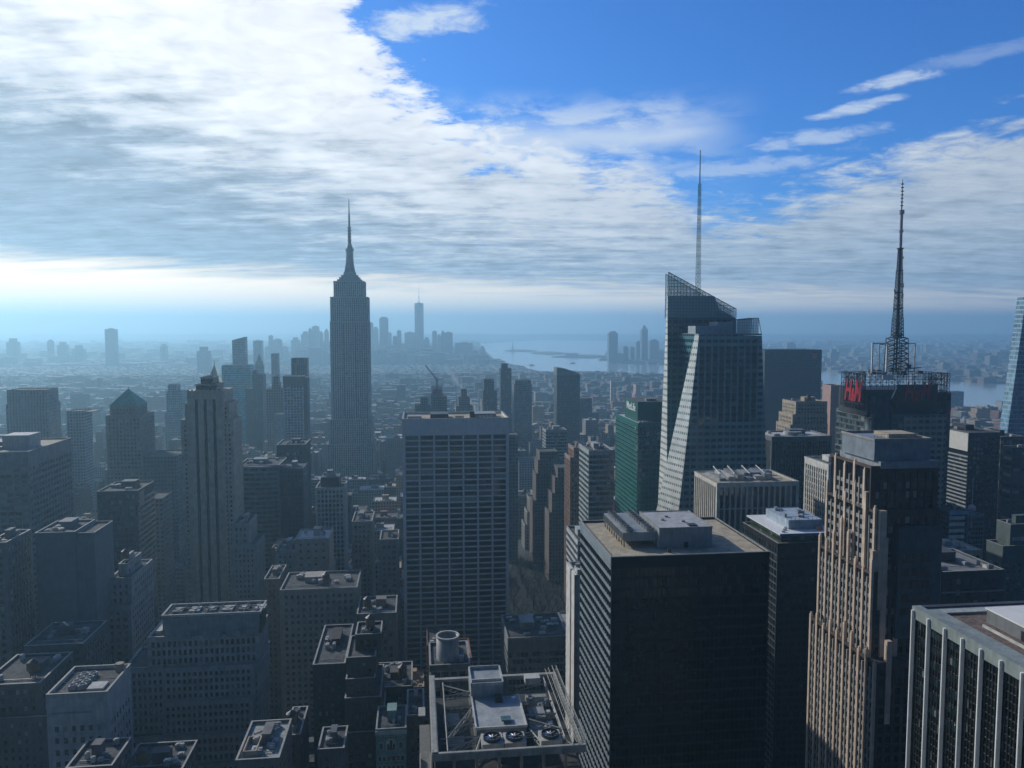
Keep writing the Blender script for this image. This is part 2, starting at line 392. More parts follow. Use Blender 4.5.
def tower(label, ref, px, py, v, depth, name='office_tower', cat='office tower', wall=None, gl=None, tiers=None, windows=0, group=None,
          z=None, par=1.0, roof=None, clutter=4, tank=False, faces='FLR', seed=None, far=None, side_wall=None, base_z=0.0, cop=True, u=None, **lat):
    """a building whose front top edge runs from pixel px[0] to px[1] at height py, on grid line v. tiers: (x0,x1,y0,y1,z) metres, local, lowest first"""
    u0, _, zt = at_v(px[0], py, v); u1 = at_v(px[1], py, v)[0]
    if u: u0, u1 = u
    if z is not None: zt = z
    W = u1-u0; seed = seed if seed is not None else int(px[0]*7+py)
    root = empty(name, u0, v, label, cat, group)
    T = tiers(W, depth, zt) if tiers else [(0, W, 0, depth, zt)]
    wall = wall or M_stone; gl = gl or glass((.03, .04, .05))
    core, wl, rf, cp_ = MB(), MB(), MB(), MB(); cells = []; z0 = 0.0
    for i, t in enumerate(T):
        x0, x1, y0, y1, z1 = t[:5]; zb = t[5] if len(t) > 5 else z0
        if far:
            wl.box(x0, x1, y0, y1, zb, z1)
        else:
            core.box(x0, x1, y0, y1, zb, z1-.05)
            fl = t[6] if len(t) > 6 else faces
            lattice(wl, cells if windows else None, (u0, v), x0, x1, y0, y1, zb, z1, faces=fl, **lat)
        pp = lat.get('pp', .35) if not far else 0
        pt = .4
        tgt = wl
        for (a, b, c, d) in ((x0-pp, x1+pp, y0-pp, y0+pt), (x0-pp, x1+pp, y1-pt, y1+pp), (x0-pp, x0+pt, y0+pt, y1-pt), (x1-pt, x1+pp, y0+pt, y1-pt)):
            tgt.box(a, b, c, d, z1, z1+par)
            if cop and not far: cp_.box(a-.05, b+.05, c-.08 if c < y0+pt else c, d+.08 if d > y1 else d, z1+par, z1+par+.15)
        rf.box(x0+pt, x1-pt, y0+pt, y1-pt, z1-.04, z1+.12)
        FOOT.append((u0+x0, u0+x1, v+y0, v+y1, z1, ref))
        if len(t) <= 5: z0 = z1
    if not far:
        core.build('window', gl, root, kind='stuff')
    wl.build('wall', far or wall, root)
    rf.build('roof', roof or M_roof, root)
    if cp_.v: cp_.build('coping', M_cop, root)
    if windows: panes(root, cells, windows, seed)
    t = max(T, key=lambda t: t[4])
    if clutter: roof_clutter(root, t[0]+1, t[1]-1, t[2]+1, t[3]-1, t[4]+.12, clutter, seed, tank, wall if not far else None)
    if ref: REFS.append(((px[0]+px[1])/2, py, ref, v))
    return root, (u0, v, W, depth, zt), T

# ------------------------------------------------------------------ ground, water, air
def sheet(name, pts, z, mat, thick=0.0, kind='structure', label=None):
    m = MB()
    P = [world(u, v) for u, v in pts]
    if thick: m.prism([(p.x, p.y) for p in P], z-thick, z)
    else: m.add([(p.x, p.y, z) for p in P], [tuple(range(len(P)))])
    return m.build(name, mat, kind=kind, label=label)
def ground_mat():
    m, k, b = newmat('city_ground')
    t = k.n('ShaderNodeTexCoord').outputs['Object']
    f = k.noise(t, .004, 6, .65); g = k.noise(t, .03, 5, .7)
    c = k.mix(f, (.045, .05, .055, 1), (.10, .10, .095, 1)); c = k.mix(k.mr(g, .4, .7), c, (.05, .06, .045, 1))
    k.put(b.inputs['Base Color'], c); b.inputs['Roughness'].default_value = .95; return m
def water_mat():
    m, k, b = newmat('water')
    t = k.n('ShaderNodeTexCoord').outputs['Object']
    bp = k.n('ShaderNodeBump'); k.put(bp.inputs['Height'], k.noise(t, .05, 6, .7)); bp.inputs['Distance'].default_value = 1.2; bp.inputs['Strength'].default_value = .12
    k.put(b.inputs['Normal'], bp.outputs[0]); b.inputs['Base Color'].default_value = (.30, .35, .37, 1)
    b.inputs['Roughness'].default_value = .12; b.inputs['Specular IOR Level'].default_value = 1.0; return m
M_ground, M_water = ground_mat(), water_mat()
gm = MB().add([(-26000, -20000, 0), (26000, -20000, 0), (26000, 26000, 0), (-26000, 26000, 0)], [(0, 1, 2, 3)]); gm.build('ground', M_ground, kind='structure')
def pixpoly(L): return [at_z(a, b, 0)[:2] for a, b in L]
sheet('river_water', pixpoly([(478,344),(497,362),(520,367.5),(533,372),(556,375),(583,375),(624,376.5),(644,381),(662,382),(700,385),(780,386),(830,388),(860,395),(951,408),(980,412),(1024,414),(1110,420),
      (1120,384),(980,383),(870,376.5),(830,371),(760,367),(661,364.5),(616,363.5),(603,360.5),(606,352),(620,341),(540,340)]), .6, M_water)
sheet('east_river_water', pixpoly([(120,351),(190,352),(250,353.5),(330,354),(330,351),(250,350),(190,348.5),(120,348)]), .6, M_water)
M_isl = plain((.07, .08, .05), .95, name='island_scrub')
for nm, L in (('bay_island', [(505,351),(515,350.1),(528,350.2),(537,351.2),(525,351.8)]), ('bay_island', [(531,353.3),(545,352.2),(560,352.6),(566,354),(548,354.8)]),
              ('bay_island', [(552,357.2),(570,355.4),(595,355.4),(609,356.6),(590,358.2)])):
    pp = pixpoly(L); sheet(nm, pp, 7, M_isl, 8)
M_road = plain((.045, .047, .05), .9, var=.3, scale=.05, name='asphalt'); M_side = plain((.20, .20, .19), .9, name='pavement')
AV = [-2100, -1820, -1540, -1400, -1120, -840, -700, -560, -425, -290, -150, 150, 430, 700, 980, 1250, 1520]
AVW = 30
for a in AV:
    sheet('avenue', [(a-9, -60), (a+9, -60), (a+9, 5200), (a-9, 5200)], .010, M_road)
for n in range(-1, 45):
    v = n*80+16
    sheet('street', [(-2200, v-5), (1500, v-5), (1500, v+5), (-2200, v+5)], .006, M_road)
# lane lines of the avenues one can look down
ln = MB(); M_line = plain((.7, .7, .68), .7, name='road_paint')
for a in (-150, 150, 430):
    for o in (-4.5, 0, 4.5):
        for j in range(0, 160):
            p, q2 = world(a+o-.12, 300+j*10), world(a+o+.12, 304+j*10)
            P4 = [world(a+o-.12, 300+j*10), world(a+o+.12, 300+j*10), world(a+o+.12, 304+j*10), world(a+o-.12, 304+j*10)]
            ln.add([(p_.x, p_.y, .016) for p_ in P4], [(0, 1, 2, 3)])
ln.build('lane_markings', M_line, kind='structure')
# far low hills on the other side of the bay
M_hill = plain((.06, .07, .05), .95, name='wooded_hill')
def hill(x0, x1, y, h, dpt, seed):
    rr = random.Random(seed); m = MB(); n = 40; rows = 6; vs = []
    ph = [rr.uniform(0, 6.28) for _ in range(5)]
    for j in range(rows+1):
        s_ = math.sin(math.pi*j/rows)
        for i in range(n+1):
            t = i/n; e = math.sin(math.pi*t)**.5 if 0 < t < 1 else 0
            hh = h*e*s_*(.6+.2*math.sin(7*t+ph[0])+.13*math.sin(17*t+ph[1])+.07*math.sin(37*t+ph[2]))
            vs.append((x0+(x1-x0)*t, y+dpt*j/rows, hh-1))
    fs = [(j*(n+1)+i, j*(n+1)+i+1, (j+1)*(n+1)+i+1, (j+1)*(n+1)+i) for j in range(rows) for i in range(n)]
    m.add(vs, fs).build('far_hill', M_hill, kind='structure')
hill(-3500, 6500, 15500, 120, 3500, 1); hill(4500, 15000, 13500, 110, 3000, 2); hill(-16000, -2500, 17500, 60, 2500, 3); hill(6800, 15500, 9500, 75, 1200, 5)

hm = bpy.data.materials.new('haze'); hm.use_nodes = True; hm.node_tree.nodes.clear()
hv = hm.node_tree.nodes.new('ShaderNodeVolumePrincipled'); ho = hm.node_tree.nodes.new('ShaderNodeOutputMaterial'); hm.node_tree.links.new(hv.outputs[0], ho.inputs['Volume'])
hv.inputs['Color'].default_value = HAZE_C; hv.inputs['Density'].default_value = HAZE_D; hv.inputs['Anisotropy'].default_value = HAZE_G
MB().box(-27000, 27000, -21000, 27000, -1.5, 560).build('haze', hm, kind='stuff')

# ================================================================== BUILDINGS, near to far
# ---- low pale block with the rooftop fans, bottom left
gB = glass((.013, .018, .022), spec=.35, var=.9, blind=.10)
def T_simple(W, D, Z): return [(0, W, 0, D, Z)]
root, B, T = tower('pale square stone block with an open sunken roof holding two rows of fans', 'the square block with rooftop fans', (47, 107), 698, 300, 24,
    wall=plain((.45, .46, .45), .85), gl=gB, clutter=0, windows=60, bay=2.9, flr=4.4, pw=1.5, sh=2.3, pp=.25, top=11, edge=1.6, par=1.3)
W_, Z_ = B[2], B[4]
for j in range(2):
    for i in range(4):
        x, y = 5.2+j*3.3, 5+i*3.4
        f = MB().box(x, x+2.6, y, y+2.6, Z_+.12, Z_+1.6).build('fan_housing', M_unit, root)
        MB().tube(x+1.3, y+1.3, Z_+1.6, Z_+2.0, 1.15, 1.0, 16).build('fan_ring', M_lroof, f)
MB().box(W_*.58, W_*.86, 4, 10, Z_+.12, Z_+.9).build('roof_hatch', M_lroof, root)
MB().cyl(W_-2.8, 21, Z_, Z_+3.2, 1.6, n=14).build('water_tank', M_tan, root)
m = MB()
for k_ in range(3): m.bar((.8, 3+k_*8, Z_+1), (6, .8+k_*8, Z_+1), .15)
m.bar((W_*.5, 12, Z_+.9), (W_-1, 12, Z_+.9), .15); m.build('roof_strut', M_cop, root)
m = MB(); m.box(1.5, W_*.75, -.6, -.3, Z_-6.2, Z_-5.6); m.build('ledge', M_cop, root)

# ---- stepped limestone block with three set-back storeys
def TS(W, D, Z):
    return [(-16, W+1, -9, 22, Z-66), (-16, W-1, -7, 22, Z-53), (-16.5, 1, -2, 22, Z-23), (1, W-3.5, -5.5, 22, Z-38, Z-53), (1, W-3, -3.5, 22, Z-23, Z-38), (W-3.4, W-.5, -1.5, 22, Z-23, Z-53), (-6, W-1, -.5, 22, Z-9.5, Z-23), (0, W, 0.5, 15, Z, Z-9.5, '')]
root, B, T = tower('broad stepped limestone block with even rows of small windows and a framed rooftop', 'the stepped limestone block', (162, 260), 618, 370, 15,
    wall=plain((.44, .46, .45), .85), gl=gB, tiers=TS, windows=100, bay=2.35, flr=3.55, pw=.95, sh=1.45, pp=.4, top=1.4, edge=.8, clutter=0, faces='FLR')
W_, Z_ = B[2], B[4]
MB().box(.3, W_-.3, .2, 14.5, Z_-9.5, Z_-.2).build('mechanical_floor', plain((.30, .31, .31), .85), root)
m = MB(); 
for i in range(8):
    x = 2+i*(W_-4)/7; m.bar((x, .8, Z_+1.2), (x, 14.5, Z_+1.2), .22)
for i in range(3): m.bar((1, 3+i*5, Z_+1.25), (W_-1, 3+i*5, Z_+1.25), .2)
m.build('roof_frame', M_cop, root)
for i in range(6):
    x = 3+i*7.4; u_ = MB().box(x, x+4.6, 5, 11, Z_+.1, Z_+1.0).build('ventilation_unit', M_unit if i % 2 else M_dsteel, root); MB().cyl(x+2.3, 8, Z_+1, Z_+1.3, 1.4, n=12).build('fan', M_lroof, u_)
for (a, b) in ((.05, .3), (.42, .6), (.66, .8), (.86, .98)):
    MB().box(W_*a, W_*b, -2.6, .3, Z_-9.4, Z_-6.3).build('roof_shed', plain((.34, .35, .34), .8), root)
m = MB().box(-4.5, -1.6, 4, 14, Z_-9.4, Z_-7.5); m.build('roof_shed', M_lroof, root)

# ---- slim limestone tower with three dark window slots (fore of the gilded pyramid)
v5 = 590
def T5(W, D, Z): return [(-6.0, W+7, 3, 30, Z-135, 0), (-5.0, W+5.6, 1.5, 30, Z-22), (-2.2, W+3, 2.5, 28, Z-10, Z-22), (5, W-5.5, 4, 24, Z+3.5, Z, ''), (8, W-8.5, 6, 22, Z+8.5, Z+3.5, '')]
root, B, T = tower('slim tan limestone tower with three full-height dark window slots and a small crown', 'the slim slotted tower', (187, 223.5), 391, v5, 28,
    wall=plain((.56, .49, .38), .85), gl=gB, tiers=T5, windows=90, bay=3.0, flr=3.5, pw=1.7, sh=1.9, pp=.3, top=2.5, edge=1.0, clutter=0, cop=True, name='skyscraper', cat='skyscraper')
W_, Z_ = B[2], B[4]
slot = W_*.09; wl = MB(); xs = [W_*.20, W_*.445, W_*.69]; edges = [0]+[e for x in xs for e in (x, x+slot)]+[W_]
for i in range(0, len(edges), 2): wl.box(edges[i], edges[i+1], -.6, 29, 0, Z_-6)
wl.box(-.1, W_+.1, -.1, 29.1, Z_-6, Z_)
for e in range(9): wl.box(e*W_/9+.1, e*W_/9+W_/18, -.35, -.1, Z_-6.2, Z_+.9)
wl.build('front_pier', plain((.56, .49, .38), .85), root)
for x in xs:
    s_ = MB().box(x, x+slot, .9, 1.2, 4, Z_-6).build('window_slot', plain((.006, .007, .008), .5, spec=.1), root)
    m = MB()
    for k_ in range(10, int((Z_-8)/3.5)): m.box(x, x+slot, .6, .9, k_*3.5, k_*3.5+1.1)
    m.build('spandrel', plain((.02, .022, .024), .6, spec=.2), s_)
MB().box(4.2, W_-4.7, 3.2, 24.6, Z_+3.6, Z_+4.3).build('terrace_rail', M_cop, root)
m = MB(); m.bar((W_*.62, 10, Z_+9), (W_*.62, 10, Z_+14), .12); m.bar((W_*.4, 10, Z_+9), (W_*.4, 10, Z_+12), .1); m.build('mast', M_dsteel, root)

# gilded pyramid far behind
def pyramid(root, x0, x1, y0, y1, z0, h, mat, name='roof'):
    return MB().frustum((x0, x1, y0, y1, z0), ((x0+x1)/2-.3, (x0+x1)/2+.3, (y0+y1)/2-.3, (y0+y1)/2+.3, z0+h)).build(name, mat, root)
M_gold = plain((.75, .55, .22), .28, .85, var=.1, name='gilding'); M_verd = plain((.05, .32, .23), .75, name='verdigris')
far_stone = facade((.28, .26, .23), (.03, .04, .05), 3.2, 3.6, .5, .5); far_grey = facade((.17, .18, .19), (.03, .04, .05), 3.2, 3.6, .55, .5)
far_dark = facade((.05, .06, .07), (.02, .03, .04), 3, 3.6, .8, .6); far_teal = facade((.08, .38, .46), (.05, .26, .32), 3, 3.8, .9, .7, metal=.3)
far_blue = facade((.12, .22, .30), (.05, .12, .18), 3, 3.8, .8, .7, metal=.3); far_brick = facade((.17, .13, .105), (.03, .035, .04), 3, 3.4, .45, .5)
far_tan = facade((.34, .29, .22), (.04, .045, .05), 3, 3.4, .45, .5); far_pale = facade((.45, .45, .43), (.05, .07, .09), 4, 3.6, .6, .55)
root, B, T = tower('tower crowned by a steep gilded pyramid behind the slim slotted tower', 'the gilded pyramid', (205.5, 220.5), 384, 1250, 24, far=far_stone, clutter=0, name='skyscraper', cat='skyscraper')
pyramid(root, 1, B[2]-1, 1, 22, B[4], 29, M_gold); MB().bar((B[2]/2, 11.5, B[4]+29), (B[2]/2, 11.5, B[4]+35), .5).build('finial', M_gold, root)

# ---- stone tower with a green pyramid roof
def TG(W, D, Z): return [(-5, W+6, -2, 38, Z-60), (-3, W+4.5, 0, 36, Z-9, Z-60)] + [(0, W, 3, 30, Z, Z-9)]
root, B, T = tower('brownish stone tower with a copper-green pyramid roof and stepped shoulders', 'the green pyramid roof', (109, 136), 407, 780, 30,
    wall=plain((.27, .24, .21), .85), gl=gB, tiers=TG, windows=70, bay=3.1, flr=3.6, pw=1.6, sh=1.8, pp=.4, top=2.5, edge=1.4, clutter=0, name='skyscraper', cat='skyscraper')
pyramid(root, -.5, B[2]+.5, 2.5, 30.5, B[4]+1.2, 14.5, M_verd); MB().bar((B[2]/2, 16.5, B[4]+15), (B[2]/2, 16.5, B[4]+18), .25).build('finial', M_verd, root)

# ---- the tall landmark tower
M_es = facade((.27, .28, .29), (.035, .05, .065), 3.6, 3.75, .46, .62, blind=.05)
vE = 1288; uE, _, zE = at_v(333.5, 281, vE); WE = at_v(364, 281, vE)[0]-uE
def TE(W, D, Z): 
    s_ = W/30.5
    return [(-9*s_, W+9*s_, -14, 52, Z-258), (-6.5*s_, W+7*s_, -9, 46, Z-219), (-4*s_, W+4.2*s_, 0, 40, Z-64), (-3.5*s_, W+3.4*s_, 1.5, 47, Z-25), (0, W, 4, 44, Z)]
root, B, T = tower('very tall grey limestone tower stepped at the top and crowned by a mast', 'the mast-crowned tower', (333.5, 364), 281, vE, 44,
    wall=plain((.36, .38, .39), .8), gl=glass((.02, .03, .04), 3.2, 3.75), tiers=TE, windows=100, bay=3.4, flr=3.75, pw=1.75, sh=1.0, pp=.55, sp=.15, top=1.5, edge=2.2, clutter=0, par=.3, cop=False, name='skyscraper', cat='skyscraper')
W_, Z_ = B[2], B[4]; cx, cy = W_/2, 24
for a in (cx-10.2, cx+8.2):                                           # proud dark strips: shade of the shaft's vertical grooves put into colour
    MB().box(a, a+2, -.9, .25, Z_-215, Z_-68).build('groove_shade', plain((.05, .06, .07), .6), root)
m = MB(); 
for k_, (r_, z0, z1) in enumerate(((19, 0, 3.5), (16, 3.5, 7), (13, 7, 10.5), (9.5, 10.5, 15))): m.box(cx-r_, cx+r_, cy-r_*.8, cy+r_*.8, Z_+z0, Z_+z1)
m.build('crown', plain((.28, .30, .31), .7), root)
mast = MB(); mast.cyl(cx, cy, Z_+15, Z_+49, 6.8, 5.6, 16); mast.cyl(cx, cy, Z_+49, Z_+53, 6.6, 6.6, 16); mast.cyl(cx, cy, Z_+53, Z_+62, 5.6, 2.6, 16)
for a in range(4):
    t = math.pi/4+a*math.pi/2; d_ = (math.cos(t), math.sin(t))
    mast.add([(cx+d_[0]*4-d_[1]*.8, cy+d_[1]*4+d_[0]*.8, Z_+15), (cx+d_[0]*11-d_[1]*.8, cy+d_[1]*11+d_[0]*.8, Z_+15), (cx+d_[0]*4.2-d_[1]*.8, cy+d_[1]*4.2+d_[0]*.8, Z_+44),
              (cx+d_[0]*4+d_[1]*.8, cy+d_[1]*4-d_[0]*.8, Z_+15), (cx+d_[0]*11+d_[1]*.8, cy+d_[1]*11-d_[0]*.8, Z_+15), (cx+d_[0]*4.2+d_[1]*.8, cy+d_[1]*4.2-d_[0]*.8, Z_+44)],
             [(0, 1, 2), (5, 4, 3), (0, 3, 4, 1), (1, 4, 5, 2), (2, 5, 3, 0)])
mo = mast.build('mooring_mast', plain((.24, .26, .28), .45, .3), root)
an = MB(); an.cyl(cx, cy, Z_+62, Z_+86, 2.6, 2.2, 8); an.cyl(cx, cy, Z_+86, Z_+108, 1.7, 1.3, 8); an.cyl(cx, cy, Z_+108, Z_+132, 1.0, .5, 6)
for z_ in (66, 71, 76, 81, 86): an.cyl(cx, cy, Z_+z_, Z_+z_+1, 3.4, n=8)
for z_ in (92, 98, 104): an.cyl(cx, cy, Z_+z_, Z_+z_+.5, 1.7, n=8)
an.build('antenna', M_dsteel, mo)

# ---- left side
M_l1 = plain((.16, .20, .24), .6)
root, B, T = tower('broad banded grey-blue office block with a tan flat roof at the left edge', 'the banded block at the left edge', (-62, 27.6), 455, 520, 62,
    wall=plain((.20, .22, .24), .7), gl=glass((.035, .06, .08), 4, 3.8), windows=70, bay=4.2, flr=3.9, pw=.5, sh=1.7, pp=.25, sp=.45, top=9, edge=.5, roof=M_gravel, clutter=3, par=1.0)
MB().box(B[2]*.55, B[2]*.86, 18, 34, B[4], B[4]+9).build('penthouse', plain((.38, .40, .42), .7), root)
tower('square violet-grey tower with chamfered top beyond the banded block', 'the violet-grey tower', (5, 46.5), 391, 960, 34, far=facade((.20, .19, .23), (.05, .06, .09), 3.2, 3.8, .4, .8), clutter=0, name='skyscraper', cat='skyscraper',
      tiers=lambda W, D, Z: [(0, W, 0, D, Z-16), (1.2, W-1.2, 1.2, D-1.2, Z)])
tower('small blue-grey slab standing between the violet-grey tower and the green pyramid roof', None, (66.5, 83), 412, 980, 26, far=facade((.28, .30, .32), (.08, .11, .15), 3.2, 3.6, .6, .6), clutter=0,
      tiers=lambda W, D, Z: [(0, W, 0, D, Z), (W, W+11, 1, D, Z-.8)])
root, B, T = tower('navy blue glass office block with pale bands on its narrow right side', 'the navy glass block', (97, 137.5), 493, 560, 34,
    wall=plain((.035, .05, .08), .4), gl=glass((.02, .035, .07), 1.6, 3.8, metal=.2), windows=60, bay=1.7, flr=3.8, pw=.12, sh=.7, pp=.08, top=1.5, edge=.2, clutter=5, faces='F')
m = MB()
for k_ in range(20, int(B[4]/3.8)): m.box(B[2], B[2]+.5, 0, 34, k_*3.8, k_*3.8+1.3)
m.box(B[2], B[2]+.4, 2, 12, B[4]-11, B[4]-.4); m.build('side_band', M_cop, root)
M_blank = plain((.15, .18, .21), .75, var=.15)
root, B, T = tower('plain grey slab with a blank windowless end wall and cluttered roof', 'the blank-ended slab', (35, 74.5), 535, 420, 26, wall=M_blank, gl=M_blank,
      windows=0, bay=60, flr=400, pw=0, sh=0, pp=.1, top=2, clutter=8, tiers=lambda W, D, Z: [(0, W, 0, D, Z, 0, 'F'), (W+.1, W+9, 1.5, D, Z-1, 0, '')])
tower('stone corner building with tall arched top windows right of the blank slab', 'the arched-window stone building', (109, 131), 573, 440, 34, wall=plain((.36, .37, .37), .85), gl=gB, windows=80, bay=3.2, flr=3.7,
      pw=1.5, sh=1.7, pp=.3, top=2.5, edge=1.2, clutter=3, tank=True, tiers=lambda W, D, Z: [(-2, W, -2, D, Z-18), (0, W, 0, D, Z-4), (3, W-4, 6, D-6, Z+2)])
tower('low wide stone block with small windows in deep shade beside the fan-roofed block', 'the low wide stone block', (25, 83), 648, 370, 28, wall=plain((.12, .13, .135), .85), gl=gB, windows=60, bay=3.0, flr=3.6,  # wall colour darkened to hold the canyon shade
      pw=1.4, sh=1.8, pp=.3, top=2, edge=1, clutter=4)
tower('narrow grey tower cut by the left edge above the low wide block', None, (-14, 6), 545, 400, 24, wall=plain((.15, .16, .17), .85), gl=gB, windows=40, bay=3.0, flr=3.6, pw=1.3, sh=1.6, pp=.3, top=2, clutter=3)  # wall tone lowered too, street-canyon shade painted in
tower('stepped grey apartment house in the lower left corner', None, (-20, 40), 688, 330, 30, wall=plain((.11, .12, .125), .85), gl=gB, windows=60, bay=2.8, flr=3.4, pw=1.3, sh=1.6, pp=.3, top=1.5, clutter=4, tank=True,  # canyon shade put into this wall colour as well
      name='apartment_building', cat='apartment building', tiers=lambda W, D, Z: [(0, W+4, -4, D, Z-12), (0, W, 0, D, Z)])
tower('slender grey slab behind the navy glass block', None, (146, 162), 500, 640, 26, far=far_grey, clutter=0)
tower('dark flat block left of the slim slotted tower', None, (143, 176), 458, 760, 40, far=facade((.10, .12, .14), (.03, .04, .06), 3, 3.6, .6, .5), clutter=0)
tower('hazy blue apartment tower left of the slim slotted tower', None, (166, 182), 388, 1300, 26, far=far_blue, clutter=0, tiers=lambda W, D, Z: [(0, W, 0, D, Z-6), (2, W-9, 2, D-2, Z+4), (-3, 1, 0, D, Z-38, 0)])

# ---- centre left
def bands(root, x0, x1, y, z0, z1, h, p, mat): pass
root, B, T = tower('office block with softly curved front of glass and pale bands beside the slim tower', 'the curved banded block', (238, 279), 467, 640, 36,
    wall=plain((.20, .25, .26), .6), gl=glass((.04, .07, .08), 2.4, 3.7), windows=0, bay=9, flr=3.8, pw=.3, sh=1.6, pp=.3, sp=.5, top=2, clutter=6, faces='F')
W_, Z_ = B[2], B[4]; cf = MB(); cg = MB()
nseg = 14; arc = [(W_*i/nseg, -.4-3.2*math.sin(math.pi*i/nseg)) for i in range(nseg+1)]
cg.prism([(a, b+.25) for a, b in arc]+[(W_, 2), (0, 2)], 0, Z_-.6).build('curved_window', glass((.04, .075, .085), 2.4, 3.7, wob=.04), root, kind='stuff')
for k_ in range(int(Z_/3.8)+1): cf.prism([(a, b) for a, b in arc]+[(W_, 1), (0, 1)], k_*3.8+Z_ % 3.8-.9, k_*3.8+Z_ % 3.8+.55)
for a, b in arc[::2]: cf.box(a-.12, a+.12, b-.12, b+.5, 0, Z_)
cf.build('curved_band', plain((.22, .27, .28), .6), root)
root, B, T = tower('dark brown slab with vertical ribs behind the curved banded block', 'the dark ribbed slab', (277, 305), 446, 720, 34, wall=plain((.075, .07, .075), .8), gl=gB, windows=40, bay=3, flr=3.7, pw=1.2, sh=.9, pp=.4, sp=.1, top=6, clutter=4,
      tiers=lambda W, D, Z: [(0, W, 0, D, Z)])
tower('dark low block with pale roof edge against the curved banded block', None, (279, 303), 470, 655, 30, far=facade((.06, .065, .075), (.02, .03, .04), 3, 3.7, .5, .4), clutter=2)
root, B, T = tower('slim white-gridded tower with blue glass and a brown capped top', 'the white-gridded tower', (283, 303), 377, 1050, 22,
    wall=plain((.55, .58, .60), .6), gl=glass((.10, .16, .24), 3, 3.6, blind=.3), windows=60, bay=3.9, flr=3.6, pw=.8, sh=.9, pp=.3, top=12, clutter=0, faces='F')
MB().box(-.3, B[2]+.3, -.5, 22.3, B[4]-12, B[4]+.3).build('cap', plain((.16, .13, .12), .8), root)
MB().box(B[2]+.05, B[2]+5, 0, 23, 0, B[4]-1).build('side_wall', plain((.07, .09, .11), .7), root)
root, B, T = tower('dark striped tower rising right behind the white-gridded tower', None, (291, 306.5), 359, 1180, 24, far=facade((.09, .11, .13), (.025, .035, .05), 2.6, 50, .5, .96), clutter=0, name='skyscraper', cat='skyscraper')
tower('blank white party wall left of the white-gridded tower', None, (274.5, 283), 415, 1030, 20, far=plain((.42, .45, .48), .8), clutter=0)
tower('stepped tan tower with a lantern top left of the white-gridded tower', None, (266, 284), 390, 1120, 26, far=far_stone, clutter=0, tiers=lambda W, D, Z: [(0, W, 0, D, Z), (7, W-7, 4, D-4, Z+8), (8.5, W-8.5, 6, D-6, Z+17)])
tower('teal glass slab with flat top left of the dark stepped towers', 'the teal glass slab', (221.5, 250.5), 366, 1400, 30, far=far_teal, clutter=0, name='skyscraper', cat='skyscraper')
root, B, T = tower('thin blue blade tower with a slanting top behind the teal glass slab', None, (232, 245), 342, 1900, 26, far=far_blue, clutter=0, name='skyscraper', cat='skyscraper')
MB().prism([(0, 0), (B[2], 0), (B[2], 26), (0, 26)], B[4], [B[4]+4, B[4]+12, B[4]+12, B[4]+4]).build('slanted_top', plain((.12, .17, .21), .5), root)
tower('dark stepped tower with flat shoulders right of the teal glass slab', None, (252, 263), 375, 1300, 24, far=facade((.08, .095, .11), (.025, .035, .045), 3, 3.6, .5, .5), clutter=0, tiers=lambda W, D, Z: [(-10, W, -6, D, Z-22), (0, W, 0, D, Z), (1, 7, 1, D-8, Z+6)])
root, B, T = tower('pointed clock-tower skyscraper far beyond the teal glass slab', None, (254.5, 262.5), 366, 1980, 22, far=far_stone, clutter=0, name='skyscraper', cat='skyscraper')
pyramid(root, .5, B[2]-.5, .5, 21.5, B[4], 30, plain((.25, .26, .26), .7)); MB().cyl(B[2]/2, 11, B[4]+28, B[4]+42, 1.5, .3, 8).build('finial', M_gold, root)
tower('slim dark apartment tower between the teal slab and the white-gridded tower', None, (271, 278), 354, 2050, 20, far=far_dark, clutter=0, name='skyscraper', cat='skyscraper')
tower('slender far apartment tower beyond the dark stepped tower', None, (253, 261.5), 341, 3600, 40, far=far_blue, clutter=0, name='skyscraper', cat='skyscraper')
root, B, T = tower('white-piered stone block with dark penthouse in front of the mast-crowned tower', 'the white-piered block', (316, 344), 489, 620, 26,
    wall=plain((.56, .56, .54), .8), gl=gB, windows=100, bay=2.7, flr=3.6, pw=1.0, sh=1.0, pp=.5, sp=.1, top=1.2, edge=.5, clutter=0)
MB().box(3, B[2]-4, 5, 20, B[4], B[4]+8).build('penthouse', M_dsteel, root); roof_clutter(root, 3, B[2]-4, 5, 20, B[4]+8, 5, 3)
root, B, T = tower('tan apartment block with blank upper wall above a long tan block', 'the blank-topped tan block', (295, 329), 541, 500, 26, wall=plain((.40, .37, .32), .85), gl=gB,
    windows=40, bay=4.2, flr=4.2, pw=3.0, sh=2.9, pp=.08, top=2, edge=1, clutter=3, name='apartment_building', cat='apartment building', roof=M_lroof)
tower('tan apartment wing stepped left of the blank-topped block', None, (275, 295), 553, 506, 24, wall=plain((.40, .38, .33), .85), gl=gB, windows=50, bay=2.9, flr=3.4, pw=1.7, sh=1.9, pp=.12, top=2, clutter=3, name='apartment_building', cat='apartment building')
root, B, T = tower('long tan brick block with rows of paired windows below the blank-topped block', 'the long tan block', (280, 357), 592, 420, 30, wall=plain((.38, .36, .31), .85), gl=gB, windows=100, bay=3.0, flr=3.45, pw=1.55, sh=1.7, pp=.15, top=2.2, clutter=7, tank=True,
    name='apartment_building', cat='apartment building', faces='FLR')
tower('narrow tan wing between the stepped limestone block and the long tan block', None, (264, 279), 581, 450, 26, wall=plain((.25, .23, .20), .85), gl=gB, windows=60, bay=2.9, flr=3.4, pw=1.6, sh=1.7, pp=.12, top=2, clutter=3, name='apartment_building', cat='apartment building')
